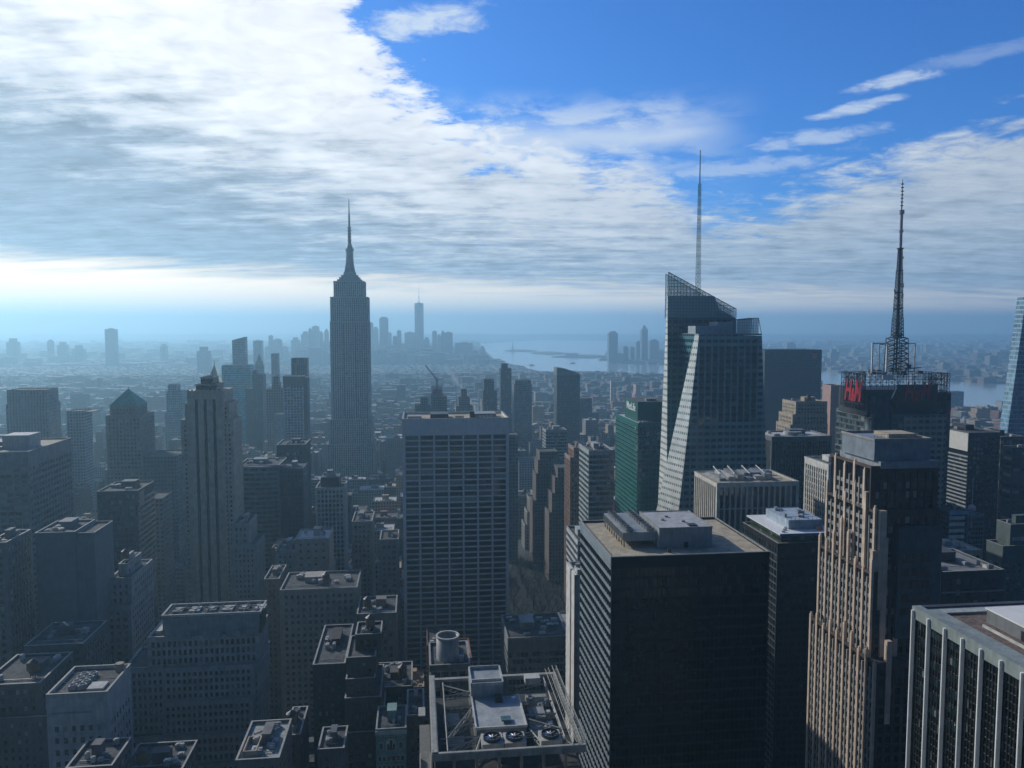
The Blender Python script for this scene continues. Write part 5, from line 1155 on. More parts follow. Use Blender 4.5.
panes(root, pcs, 100, 9, MBP, (3, 3, 6, 1))
MB().box(-.5, 1.7, -.3, LX+.4, zX-3.0, zX).build('parapet', plain((.24, .28, .27), .6), root)
MB().box(1.7, 75, LX-1.2, LX+.4, zX-3.0, zX+.02).build('parapet', plain((.045, .05, .055), .6), root)
MB().box(1.7, 75, 0, LX-1.2, zX-1.4, zX-.9).build('roof', plain((.16, .12, .10), .95, var=.6, scale=.9), root)
MB().box(1.7, 5.2, 0, LX-1.2, zX-.9, zX-.35).build('roof_border', plain((.26, .30, .29), .7), root); MB().box(5.2, 75, LX-4.5, LX-1.2, zX-.9, zX-.36).build('roof_border', plain((.36, .40, .38), .7), root)
k_ = 0
while k_*6.1 < LX-3:
    y = LX-.3-k_*6.1; m = MB().prism([(-1.1, y-.16), (-.95, y-.28), (-.2, y-.3), (-.2, y+.3), (-.95, y+.28), (-1.1, y+.16)], 0, zX-.9); m.build('pier', plain((.82, .82, .80), .55, var=.1), root); k_ += 1
def lx(px, py, z): a = at_z(px, py, z); return a[0]-uX, a[1]-(vX-LX)
a = lx(993, 628, zX-.9); hx, hy = a[0]+1, a[1]-3
MB().box(hx, hx+40, hy-16, hy+6.5, zX-.9, zX+2.4).build('plant_house', plain((.17, .18, .19), .7), root); MB().box(hx-.3, hx+40, hy-16.3, hy+6.8, zX+2.4, zX+2.8).build('plant_roof', plain((.72, .72, .70), .8, var=.06), root)
MB().box(hx-.06, hx, hy-6, hy-4.6, zX-.9, zX+1.4).build('door', M_black, root); MB().box(hx-3, hx-2.6, hy-10, hy+4, zX-.9, zX-.3).build('pipe', M_lroof, root)
MB().bar((hx+5, hy-8, zX+2.8), (hx+5, hy-8, zX+6), .07).build('rod', M_dsteel, root)

# ---- mid distance towers behind the white grid tower
tower('grey building site tower wrapped in scaffolding with a crane on top', 'the tower with the crane', (431, 447), 397, 1180, 26, far=far_grey, clutter=0)
r_, B, T = None, (at_v(431, 397, 1180)[0], 1180, 22, 26, at_v(431, 397, 1180)[2]), None
cr = empty('tower_crane', B[0]+9, 1184, 'red and white tower crane on the scaffolded grey tower', 'crane', z=B[4]+1.15)
m = MB()
for k_ in range(8):
    co = lambda z_: [(-1, -1, z_), (1, -1, z_), (1, 1, z_), (-1, 1, z_)]
    a4, b4 = co(k_*3), co(k_*3+3)
    for i in range(4): m.bar(a4[i], b4[i], .4); m.bar(a4[i], b4[(i+1) % 4], .3)
m.build('mast', plain((.5, .14, .12), .6), cr); m = MB(); m.bar((0, 0, 24), (-17, 0, 46), 1.0, r2=.7); m.bar((0, 0, 24), (6, 0, 25), .6); m.bar((0, 0, 30), (-17, 0, 42), .1); m.bar((0, 0, 24), (0, 0, 31), .3); m.build('jib', plain((.55, .5, .48), .6), cr)
rt = empty('scaffold_top', B[0]+2, 1182, 'pinkish tangle of scaffold frames on the tower below the crane', 'scaffolding', z=B[4]+1.15)
def scaf2(parent, x0, x1, y0, y1, z0, z1, n_, mat):
    m = MB(); rr = random.Random(3)
    for i in range(n_+1):
        for j in range(3): x = x0+(x1-x0)*i/n_; y = y0+(y1-y0)*j/2; m.bar((x, y, z0), (x, y, z1-rr.uniform(0, 5)), .22)
    for k_ in range(5):
        z_ = z0+(z1-z0)*k_/5
        for j in range(3): y = y0+(y1-y0)*j/2; m.bar((x0, y, z_), (x1, y, z_), .25); m.bar((x0, y, z_), (x1, y, z_+3), .15)
    m.build('scaffold', mat, parent)
scaf2(rt, -1, 15, 0, 18, 0, 16, 7, plain((.42, .30, .28), .7)); MB().box(1, 14, 2, 16, 0, 9).build('core', plain((.2, .18, .18), .8), rt)
tower('grey stepped office building left of the crane tower', None, (415, 431), 402, 1200, 26, far=far_grey, clutter=0, tiers=lambda W, D, Z: [(0, W, 0, D, Z-7), (8, W-4, 3, D-4, Z+5)])
tower('tan stepped building with a red water tank top right of the crane tower', None, (456, 473), 403, 1260, 28, far=far_stone, clutter=0, tiers=lambda W, D, Z: [(0, W, 0, D, Z-6), (4, W-5, 3, D-4, Z+8), (8, W-9, 8, D-9, Z+20)])
tower('dark blue-grey stepped tower between the crane tower and the slim black tower', None, (483, 497), 388, 1400, 26, far=far_dark, clutter=0, tiers=lambda W, D, Z: [(0, W, 0, D, Z-6), (2, W-5, 2, D-4, Z+14)])
root, B, T = tower('very slim black tower with a ragged top', 'the slim black tower', (500.5, 511.5), 369, 1480, 22, far=facade((.035, .05, .06), (.02, .03, .035), 2.4, 3.6, .6, .6), clutter=0, name='skyscraper', cat='skyscraper', tiers=lambda W, D, Z: [(0, W, 0, D, Z), (2, W-7, 2, D-4, Z+9)])
tower('glittering glass tower with patchy reflections right of the slim black tower', 'the glittering glass tower', (514, 532), 381, 1350, 30, far=facade((.14, .17, .18), (.12, .15, .16), 3.0, 3.6, .8, .6, blind=.5, metal=.3), clutter=0, tiers=lambda W, D, Z: [(0, W, 0, D, Z-7), (2, W-1, 2, D, Z)])
root, B, T = tower('dark glass tower with a curved sloping top near the middle of the picture', 'the curve-topped glass tower', (557, 580), 376, 1330, 32, far=facade((.07, .09, .09), (.035, .05, .055), 2.6, 3.5, .75, .6, metal=.2), clutter=0, name='skyscraper', cat='skyscraper', faces='F')
W_, D_, Z_ = B[2:]; n_ = 8
m = MB(); pts = [(W_*i/n_, Z_+1+13*math.cos(i/n_*1.45)) for i in range(n_+1)]
vs = [(x, .3, Z_) for x, z in pts]+[(x, .3, z) for x, z in pts]+[(x, D_-.3, Z_) for x, z in pts]+[(x, D_-.3, z) for x, z in pts]; q_ = n_+1
fs = []
for i in range(n_): fs += [(i, i+1, q_+i+1, q_+i), (2*q_+i+1, 2*q_+i, 3*q_+i, 3*q_+i+1), (q_+i, q_+i+1, 3*q_+i+1, 3*q_+i)]
fs += [(0, q_, 3*q_, 2*q_), (n_, 2*q_+n_, 3*q_+n_, q_+n_)]
m.add(vs, fs).build('curved_top', plain((.15, .18, .19), .5), root); MB().box(-.7, 0, 0, 1.5, 0, Z_+14).build('edge_fin', plain((.3, .33, .33), .6), root)
tower('grey-blue slab with white piers at its left end below the curve-topped tower', 'the slab with white end piers', (546, 567), 431, 900, 26, wall=plain((.30, .33, .34), .7), gl=glass((.03, .05, .06), 2.4, 3.6), windows=40, bay=2.6, flr=3.7, pw=.3, sh=1.5, pp=.1, sp=.25, top=2, clutter=4)
tower('stepped brown brick tower left of the slab with white end piers', None, (540, 562), 453, 800, 26, far=far_brick, clutter=0, tiers=lambda W, D, Z: [(-7, W+6, -4, D, Z-50), (-4, W+2, -2, D, Z-22), (-2, W, 0, D, Z-8), (0, W-4, 2, D, Z)])
tower('brown stepped tower with a pale crest just left of the slim brown tower', None, (558, 575), 469, 740, 26, far=far_brick, clutter=0, tiers=lambda W, D, Z: [(-9, W, -3, D, Z-42), (-6, W, -1.5, D, Z-24), (-3, W, 0, D, Z-9), (0, W, 2, D, Z)])
tower('tan setback building with a small dark roof house beside the park', None, (513, 534), 497, 900, 28, wall=plain((.33, .29, .23), .85), gl=gB, windows=40, bay=3.2, flr=3.6, pw=1.7, sh=1.8, pp=.2, top=2, clutter=4, tank=True, tiers=lambda W, D, Z: [(0, W, 0, D, Z)])
tower('pale stepped art-deco building with a dark crown beside the park', None, (530, 545), 500, 850, 24, wall=plain((.28, .28, .26), .85), gl=gB, windows=40, bay=2.9, flr=3.5, pw=1.6, sh=1.7, pp=.2, top=2, clutter=0, tiers=lambda W, D, Z: [(-6, W+4, -2, D, Z-28), (-3, W+2, 0, D, Z-14), (0, W, 2, D, Z), (3.5, W-3.5, 5, D-5, Z+7)])
tower('slender grey-blue slab tucked right behind the white grid tower', None, (509, 518), 436, 800, 24, far=far_grey, clutter=0)
tower('pale building with white cornice between the grid tower and the stepped brown tower', None, (519, 540), 462, 1150, 40, far=far_pale, clutter=0)
tower('dark wide loft tower right of the curve-topped tower', None, (580, 592), 399, 1500, 40, far=far_dark, clutter=0)
tower('pink-white stepped tower far right of the brown lofts', None, (636, 640), 385, 2300, 30, far=facade((.5, .33, .28), (.08, .08, .08), 3, 3.5, .4, .5), clutter=0, tiers=lambda W, D, Z: [(-4, W+5, -3, D, Z-26), (0, W, 0, D, Z)])
tower('thin pale chimney-like tower beyond the green glass block', None, (611, 613.5), 381, 2300, 12, far=plain((.5, .45, .40), .8), clutter=0)
for (pa, pb, py_, v_, t_) in ((591, 597, 440, 1150, 'sunlit tan loft building left of the green glass block'), (602, 610, 436, 1250, 'tan sunlit loft with stepped roof just left of the green glass block'), (545, 553, 447, 1500, 'thin pale-edged building left of the curve-topped tower')):
    tower(t_, None, (pa, pb), py_, v_, 26, far=far_tan, clutter=0, tiers=lambda W, D, Z: [(0, W, 0, D, Z-6), (0, W*.6, 2, D-5, Z+3)])

# ================================================================== FAR SKYLINES
M_sk = [facade((.13, .15, .17), (.05, .07, .09), 5, 4, .6, .5), facade((.24, .23, .21), (.06, .07, .08), 5, 4, .5, .5), facade((.08, .11, .14), (.05, .08, .11), 5, 4, .8, .6)]
def sky_tower(pa, pb, py, v, label, group, mi=0, top=None, d=45, name='skyscraper'):
    u0, _, z = at_v(pa, py, v); u1 = at_v(pb, py, v)[0]; W = u1-u0
    r = empty(name, u0, v, label, 'skyscraper', group)
    MB().box(0, W, 0, d, 0, z).build('wall', M_sk[mi], r)
    FOOT.append((u0, u1, v, v+d, z, None))
    if top == 'pyr': pyramid(r, 0, W, 0, d, z, W*.9, M_sk[1])
    elif top == 'step': MB().box(W*.2, W*.8, d*.2, d*.8, z, z+W*.35).build('crown', M_sk[mi], r)
    elif top == 'round': MB().cyl(W/2, d/2, z, z+W*.18, W*.47, W*.3, 16).build('crown', M_sk[mi], r)
    else: MB().box(W*.3, W*.7, d*.3, d*.7, z, z+5).build('penthouse', M_sk[0], r)
    return r, W, z
GD = 'towers of the hazy downtown skyline'
X3 = lambda X: 365+.1465*X
Y3 = lambda Y: 280+.1465*Y
for (a, b, y, t, w_) in ((35, 55, 292, None, 'narrow hazy tower peeping out just right of the mast-crowned tower'), (53, 90, 332, 'step', 'broad hazy tower second to the right of the mast-crowned tower'), (97, 158, 262, 'round', 'tall round-capped tower of the hazy downtown skyline left of its spire tower'),
        (160, 180, 360, None, 'low shoulder block against the round-capped downtown tower'), (190, 220, 386, None, 'low downtown block left of the slim one beside the spire tower'), (218, 247, 346, None, 'slim flat-topped downtown tower halfway between round cap and spire tower'),
        (270, 340, 358, None, 'wide flat-topped downtown block touching the left side of the spire tower'), (402, 440, 404, 'step', 'sloping downtown block touching the right side of the spire tower'), (459, 491, 350, None, 'thin downtown tower starting the cluster right of the gap beside the spire tower'),
        (493, 520, 380, 'step', 'lower downtown tower with a peaked top in the cluster right of the spire tower'), (520, 543, 362, 'pyr', 'downtown tower with a small pointed top in the cluster right of the spire tower'), (543, 598, 358, None, 'broad flat tower ending the cluster right of the spire tower'),
        (615, 735, 430, None, 'massive low downtown block with rounded shoulders near the water'), (733, 768, 482, None, 'small step-down block right of the massive low downtown block'), (783, 820, 464, 'step', 'last tall downtown tower before the open water'), (818, 840, 512, None, 'short block at the very end of downtown beside the water')):
    sky_tower(X3(a), X3(b), Y3(y), 5600+((a*37) % 500), w_, GD, (a//7) % 3, t)
GL = 'towers of the hazy skyline left of the mast-crowned tower'
X2 = lambda X: 190+.1465*X
Y2 = lambda Y: 310+.1465*Y
for (a, b, y, t, w_) in ((430, 490, 208, None, 'hazy slab rising alone right of the blue blade tower'), (510, 545, 252, None, 'low hazy block in front of the thin tower right of the pale slab'), (535, 560, 175, None, 'thin hazy tower just left of a round-topped one in the far skyline'), (566, 622, 205, 'round', 'round-topped hazy tower left of the far skyline dip'),
        (620, 665, 252, None, 'low hazy block filling the dip of the far skyline'), (690, 745, 205, 'step', 'stepped hazy tower before the large far skyline cluster'), (757, 812, 165, 'step', 'left shoulder tower of the large far skyline cluster'), (808, 826, 135, 'pyr', 'pointed hazy tower within the large far skyline cluster'),
        (832, 878, 112, None, 'tallest flat tower of the large far skyline cluster'), (870, 905, 158, 'step', 'right shoulder tower of the large far skyline cluster'), (905, 960, 215, None, 'low hazy block between the cluster and the mast-crowned tower'), (916, 944, 148, 'pyr', 'hazy pointed tower partly hidden by the left side of the mast-crowned tower')):
    sky_tower(X2(a), X2(b), Y2(y), 5300+((a*31) % 500), w_, GL, (a//5) % 3, t)
sky_tower(196.5, 209, 351, 4200, 'hazy blue tower standing alone above the gilded pyramid', None, 0, 'step')
sky_tower(104.5, 115, 329, 5000, 'tall lone slab rising from the haze above the green pyramid roof', None, 2, None)
for (a, b, y, w_) in ((6, 17, 342, 'faint wide block on the haze at the far left edge'), (47, 51, 341, 'faint thin tower in the haze right of the wide block at the far left'), (57, 66, 345, 'faint low block in the haze between the thin tower and the lone slab'), (72, 83, 349, 'faint low wide block in the haze left of the lone slab'), (160, 166, 346, 'faint low tower in the haze right of the lone slab'), (138, 143, 363, 'small hazy block right of the green pyramid roof')):
    sky_tower(a, b, y, 5600, w_, 'faint blocks in the left-hand haze', 1, 'step')
# spire tower downtown
u0, _, zr = at_v(414.5, 303, 5780); u1 = at_v(423.5, 303, 5780)[0]; W = u1-u0
r = empty('skyscraper', u0, 5780, 'tallest hazy downtown tower with tapering faceted glass sides and a needle spire', 'skyscraper'); FOOT.append((u0, u1, 5780, 5840, zr, None))
m = MB(); b4 = [(0, 0, 55), (W, 0, 55), (W, W, 55), (0, W, 55)]; h_ = W/2; t4 = [(h_, 0, zr), (W, h_, zr), (h_, W, zr), (0, h_, zr)]
m.box(0, W, 0, W, 0, 55); m.add(b4+t4, [(0, 1, 4), (1, 2, 5), (2, 3, 6), (3, 0, 7), (4, 1, 5), (5, 2, 6), (6, 3, 7), (7, 0, 4), (4, 5, 6, 7)])
m.build('glass_wall', facade((.25, .32, .38), (.16, .24, .32), 4, 4, .85, .7, metal=.4), r)
zs = at_v(419, 288, 5780)[2]; m = MB().cyl(h_, h_, zr, zr+4, 13, n=16); m.build('ring', M_dsteel, r); MB().cyl(h_, h_, zr+4, zr+128, 2.4, .8, 8).build('spire', M_dsteel, r)
# across the river
GJ = 'towers across the river'
for (a, b, y, v_, t, w_) in ((609, 618, 333, 5150, 'round', 'tall rounded-top tower standing alone at the far shore of the river'), (623.5, 628.5, 347, 5300, 'round', 'short tower just right of the tall rounded one across the river'), (630.5, 635, 347.5, 5500, None, 'low block between the two short towers across the river'),
        (636.5, 641, 342, 5400, None, 'mid-height tower left of the pointed one across the river'), (642, 648, 330, 5300, 'pyr', 'pointed tallest tower of the group across the river'), (650, 659, 341, 5450, 'round', 'broad round-topped tower right of the pointed one across the river'), (659, 664, 352, 5500, None, 'low block at the right end of the group across the river')):
    sky_tower(a, b, y, v_, w_, GJ, 0, t)
for (a, b, y, v_, t, w_) in ((787, 796, 344, 5600, 'round', 'faint round block on the far shore above the dark teal monolith'), (824, 830, 358, 4700, None, 'faint low slab on the far shore left of the antenna tower'), (831, 839, 352, 4800, 'step', 'faint tall slab on the far shore left of the antenna tower'), (840, 846, 361, 4700, None, 'faint low block on the far shore touching the antenna tower'),
        (917, 920.5, 346, 6500, None, 'first of three faint thin towers right of the antenna mast'), (922, 925, 345.5, 6600, None, 'middle one of three faint thin towers right of the antenna mast'), (926.5, 929.5, 345, 6500, None, 'last of three faint thin towers right of the antenna mast'),
        (943, 951, 363, 3900, None, 'blue-grey slab on the far shore right of the antenna tower'), (961, 970, 376, 3650, None, 'low grey block on the far shore, left of the sunlit ones'), (972, 977, 372, 3700, None, 'small sunlit block on the far shore'), (975, 985, 377, 3550, None, 'wide low grey block at the water of the far shore'), (986, 990, 369, 3700, None, 'narrow sunlit tower block on the far shore'), (990, 998, 356, 4300, None, 'tall grey-blue block on the slope behind the far shore')):
    sky_tower(a, b, y, v_, w_, 'blocks on the far river shore', 1, t, name='apartment_building')
for (a, b, y, v_, m_, w_) in ((951, 964, 392, 2050, far_blue, 'dark blue apartment block at the near river bank right of the antenna tower'), (1002, 1006, 402, 1900, far_pale, 'thin white sunlit tower left of the pale-blue tapering tower'), (952, 963, 424, 1300, far_tan, 'pale sunlit block above the white top panel'), (975, 981, 421, 1350, far_tan, 'small sunlit block above the brown mirror block'), (981, 989, 436, 900, far_pale, 'small pale roof house behind the louvred tower')):
    tower(w_, None, (a, b), y, v_, 24, far=m_, clutter=0, name='apartment_building', cat='apartment building')

# statue on its island
us, vs_, _ = at_z(512.6, 350.6, 6.9); st = empty('statue', us, vs_, 'tiny hazy statue with raised torch on a pedestal on the leftmost bay island', 'statue', z=6.9)
MB().prism([(math.cos(i*math.pi/5.5)*(30 if i % 2 else 22), math.sin(i*math.pi/5.5)*(30 if i % 2 else 22)) for i in range(11)], 0, 10).build('star_base', M_stone, st)
MB().frustum((-10, 10, -10, 10, 10), (-6.5, 6.5, -6.5, 6.5, 44)).build('pedestal', M_stone, st)
m = MB(); m.cyl(0, 0, 44, 66, 5.6, 3.8, 12); m.cyl(0, 0, 66, 76, 3.8, 3.0, 12); m.cyl(0, 0, 76, 79, 1.3, 1.3, 8); m.cyl(0, 0, 79, 84, 2.0, 1.7, 10)
m.bar((2.5, 0, 74), (5.5, 0, 90), 1.3, 8, .8); m.bar((-2.8, -1, 74), (-4, -3, 66), 1.2, 8); m.box(-6, -3, -4, -2.6, 62, 69); m.build('figure', M_verd, st)
m = MB(); m.cyl(5.6, 0, 90, 92, .8, 1.6, 8); m.cyl(5.6, 0, 92, 95, 1.3, .2, 8); m.build('torch', M_gold, st)
ue, ve, _ = at_z(571, 355.6, 6.9)
bi = empty('island_hall', ue, ve, 'long low hall with corner turrets on the nearest bay island', 'building', z=6.9)
MB().box(-40, 60, 0, 35, 0, 18).build('wall', M_sk[1], bi); m = MB()
for a in (-34, -8, 28, 54): m.cyl(a, 3, 18, 32, 4, .4, 8)
m.build('turret', M_sk[0], bi)
# boats
def boat(px, py, L, label):
    u, v, _ = at_z(px, py, .6); b = empty('ferry', u, v, label, 'boat', z=.6, rot=R(20))
    MB().prism([(-L/2, -3.5), (L/2-6, -3.5), (L/2, 0), (L/2-6, 3.5), (-L/2, 3.5)], 0, 3).build('hull', M_dsteel, b); MB().box(-L*.38, L*.25, -2.8, 2.8, 3, 7.5).build('cabin', M_lroof, b); MB().cyl(-L*.1, 0, 7.5, 11, 1, n=8).build('funnel', M_dsteel, b)
boat(573, 363.5, 42, 'small dark boat on the open water right of the curve-topped tower'); boat(532, 365.5, 38, 'small grey boat close to the downtown shore')

# ================================================================== PARK TREES (bare winter crowns)
M_bark = plain((.04, .036, .03), .9, name='bark'); M_twig = plain((.040, .036, .030), .95, name='twigs'); M_lawn = plain((.016, .018, .014), .95, name='lawn')
PARK = (62, 148, 612, 790)
sheet('park_lawn', [(PARK[0], PARK[2]), (PARK[1], PARK[2]), (PARK[1], PARK[3]), (PARK[0], PARK[3])], .024, M_lawn)
def tree_meshes(seed):
    rr = random.Random(seed); tk, cr = MB(), MB()
    tk.bar((0, 0, 0), (0, 0, 5.5), .38, 7, .26)
    def grow(p, d, L, r, dep):
        q2 = p+d*L; (tk if dep < 2 else cr).bar(p, q2, r, 4 if dep > 1 else 5, r*.6)
        if dep >= 4: return
        for _ in range(3 if dep < 3 else 4):
            nd = (d+Vector((rr.uniform(-.8, .8), rr.uniform(-.8, .8), rr.uniform(-.15, .5)))).normalized(); grow(q2, nd, L*rr.uniform(.58, .8), r*.55, dep+1)
    for _ in range(4):
        a = rr.uniform(0, 6.28); grow(Vector((0, 0, rr.uniform(3.5, 5.5))), Vector((math.cos(a)*.6, math.sin(a)*.6, 1)).normalized(), 3.6, .2, 1)
    return tk.mesh('trunk', M_bark), cr.mesh('crown', M_twig)
TM = [tree_meshes(i) for i in range(4)]
rr = random.Random(12); nT = 0
for i in range(6):
    for j in range(12):
        u = PARK[0]+8+i*14+rr.uniform(-3, 3); v = PARK[2]+8+j*14.5+rr.uniform(-3, 3)
        t = empty('bare_tree', u, v, 'bare dark winter tree in the park right of the white grid tower', 'tree', 'bare trees of the park', rot=rr.uniform(0, 6.28)); s_ = rr.uniform(1.1, 1.6); t.scale = (s_, s_, s_)
        for me, nm in zip(TM[(i+j) % 4], ('trunk', 'crown')):
            o = bpy.data.objects.new(nm, me); COL.objects.link(o); o.parent = t

# ================================================================== CITY FABRIC
WALLS = [((.20, .11, .075), 'brown brick'), ((.40, .32, .22), 'tan brick'), ((.24, .24, .23), 'grey stone'), ((.36, .35, .32), 'pale stone'), ((.09, .085, .085), 'dark brick'), ((.12, .15, .17), 'blue-grey glass'), ((.27, .12, .08), 'red brick')]
FM = [facade(w_, (.025, .035, .045), 2.9 if i != 5 else 3.2, 3.5, .42 if i != 5 else .85, .5 if i != 5 else .6) for i, (w_, _) in enumerate(WALLS)]
hf = [(f[0]-3, f[1]+3, f[2]-3, f[3]+3) for f in FOOT]
HF = np.array(hf)
def clear(a, b, c, d): return not np.any((HF[:, 0] < b) & (HF[:, 1] > a) & (HF[:, 2] < d) & (HF[:, 3] > c))
def in_water(P, polys):
    x, y = P
    for poly in polys:
        c = False; n_ = len(poly); j = n_-1
        for i in range(n_):
            if (poly[i][1] > y) != (poly[j][1] > y) and x < (poly[j][0]-poly[i][0])*(y-poly[i][1])/(poly[j][1]-poly[i][1])+poly[i][0]: c = not c
            j = i
        if c: return True
    return False
WP = [pixpoly([(478,344),(497,362),(520,367.5),(533,372),(556,375),(583,375),(624,376.5),(644,381),(662,382),(700,385),(780,386),(830,388),(860,395),(951,408),(980,412),(1024,414),(1110,420),
      (1120,384),(980,383),(870,376.5),(830,371),(760,367),(661,364.5),(616,363.5),(603,360.5),(606,352),(620,341),(540,340)])]
def z_max(u0, u1, v):
    """far enough below the line of sight that the landmarks stay as visible as in the photograph"""
    P = world((u0+u1)/2, v, 60); px = project(P)[0]
    lim = 372 if v > 1500 else 420
    if v < 1300 and 505 < px < 575: lim = 505 if v > 800 else 640
    if v < 1250 and 300 < px < 403: lim = 478 if v > 700 else 560
    if v < 560: lim = max(lim, 640)
    if v < 400: lim = max(lim, 700)
    if v < 330: lim = 760
    if 820 < px < 1030 and v > 900: lim = max(lim, 414)
    if px < 110 and v < 900: lim = max(lim, 500)
    return max(9, CH+(326-lim)/FPX*v)
rr = random.Random(21); LOTS = []
def lots(u0, u1, v0, v1, wmin, wmax, hfun):
    u = u0
    while u < u1-6:
        w_ = min(rr.uniform(wmin, wmax), u1-u)
        if u1-u-w_ < 6: w_ = u1-u
        if clear(u, u+w_, v0, v1):
            P = world(u+w_/2, (v0+v1)/2, 30)
            X = project(P)[0] if P.y > 20 else -999
            if -60 < X < 1090 and not in_water((u+w_/2, (v0+v1)/2), WP):
                h = min(hfun(u, v0), z_max(u, u+w_, v0)*rr.uniform(.8, 1)); LOTS.append((u, u+w_, v0+rr.uniform(0, 2), v1-rr.uniform(0, 3), h))
        u += w_+(0 if rr.random() < .8 else rr.uniform(2, 8))
def hmid(u, v):
    r = rr.random(); base = 30+r*r*55
    if u > 700: base = 12+r*r*35
    if v > 1500: base = 14+r*r*26+(35*rr.random() if rr.random() < .10 else 0)
    if v > 1300 and u < -600: base *= 1.0
    return base
PK = PARK
for n in range(3, 62):
    v0 = n*80+16+8; v1 = v0+64
    for a, b in zip([-3200, -2660, -2380]+AV[:], [-2660, -2380]+AV[:]+[1800]):
        ua, ub = a+AVW/2, b-AVW/2
        if ub-ua < 30: continue
        for c, d in ((v0, v0+31), (v0+33, v1)):
            if ua < PK[1] and ub > PK[0] and c < PK[3] and d > PK[2]:
                if PK[0]-ua > 12: lots(ua, PK[0]-6, c, d, 14, 34, hmid)
                continue
            if v0 < 1500: lots(ua, ub, c, d, 12, 34, hmid)
            elif v0 < 2800: lots(ua, ub, c, d, 16, 48, hmid)
            else: lots(ua, ub, c, d, 26, 75, hmid)
NEARLOTS = [l for l in LOTS if l[2] < 2300]; FARLOTS = [l for l in LOTS if l[2] >= 2300]
# beyond the grid: boroughs to the left, the far shore to the right, downtown's lower blocks
for v in range(5000, 11500, 120):
    u = -7500
    while u < 9000:
        w_ = rr.uniform(40, 110); P = world(u+w_/2, v, 20); X = project(P)[0]
        if -20 < X < 1044 and not in_water((u+w_/2, v+30), WP) and clear(u, u+w_, v, v+60):
            h = rr.uniform(7, 20)+(rr.uniform(10, 45) if rr.random() < .10 else 0)
            if v < 6600 and 300 < X < 490: h = rr.uniform(45, 115) if X < 438 else rr.uniform(20, 60)
            if 478 < X < 640 and v > 6000: u += w_; continue
            FARLOTS.append((u, u+w_, v, v+60, h))
        u += w_+rr.uniform(0, 40)
for v in range(2300, 5000, 75):
    u = 1800
    while u < 5000:
        w_ = rr.uniform(22, 70); P = world(u+w_/2, v, 20); X = project(P)[0]
        if -20 < X < 1044 and not in_water((u+w_/2, v+30), WP) and clear(u, u+w_, v, v+40): FARLOTS.append((u, u+w_, v, v+40, rr.uniform(7, 20)+(rr.uniform(8, 25) if rr.random() < .08 else 0)))
        u += w_+rr.uniform(0, 25)
    u = -5200
    while u < -3200:
        w_ = rr.uniform(22, 70); P = world(u+w_/2, v, 20); X = project(P)[0]
        if -20 < X < 1044: FARLOTS.append((u, u+w_, v, v+45, rr.uniform(8, 24)+(rr.uniform(8, 35) if rr.random() < .1 else 0)))
        u += w_+rr.uniform(0, 25)

# which of them show: front to back over a coarse picture of the scene
GW, GH = 512, 384; occ = np.zeros((GH, GW), bool)
def hull(P):
    P = sorted(set(P)); 
    def half(Q):
        o = []
        for p in Q:
            while len(o) > 1 and (o[-1][0]-o[-2][0])*(p[1]-o[-2][1])-(o[-1][1]-o[-2][1])*(p[0]-o[-2][0]) <= 0: o.pop()
            o.append(p)
        return o[:-1]
    return half(P)+half(P[::-1])
def raster(b):
    P = []
    for u in b[:2]:
        for v in b[2:4]:
            for z in (0, b[4]):
                Q = world(u, v, z)
                if Q.y < 15: return 0
                X = project(Q); P.append((X[0]/2, X[1]/2))
    H = hull(P)
    x0, x1 = int(max(0, min(p[0] for p in H))), int(min(GW, max(p[0] for p in H)+1)); y0, y1 = int(max(0, min(p[1] for p in H))), int(min(GH, max(p[1] for p in H)+1))
    if x1 <= x0 or y1 <= y0: return 0
    yy, xx = np.mgrid[y0:y1, x0:x1]; xx = xx+.5; yy = yy+.5; ins = np.ones(xx.shape, bool)
    for i in range(len(H)):
        a, c = H[i], H[(i+1) % len(H)]; ins &= ((c[0]-a[0])*(yy-a[1])-(c[1]-a[1])*(xx-a[0])) >= 0
    sub = occ[y0:y1, x0:x1]; n_ = int((ins & ~sub).sum()); sub |= ins; return n_
items = [(f[2], 0, f) for f in FOOT]+[(l[2], 1, l) for l in NEARLOTS]
items.sort(key=lambda t: t[0]); vis = []
for _, k_, b in items:
    n_ = raster(b)
    if k_ and n_ > 0: vis.append((n_, b))
vis.sort(key=lambda t: -t[0]); INDIV = vis[:480]; REST = [b for _, b in vis[480:]]

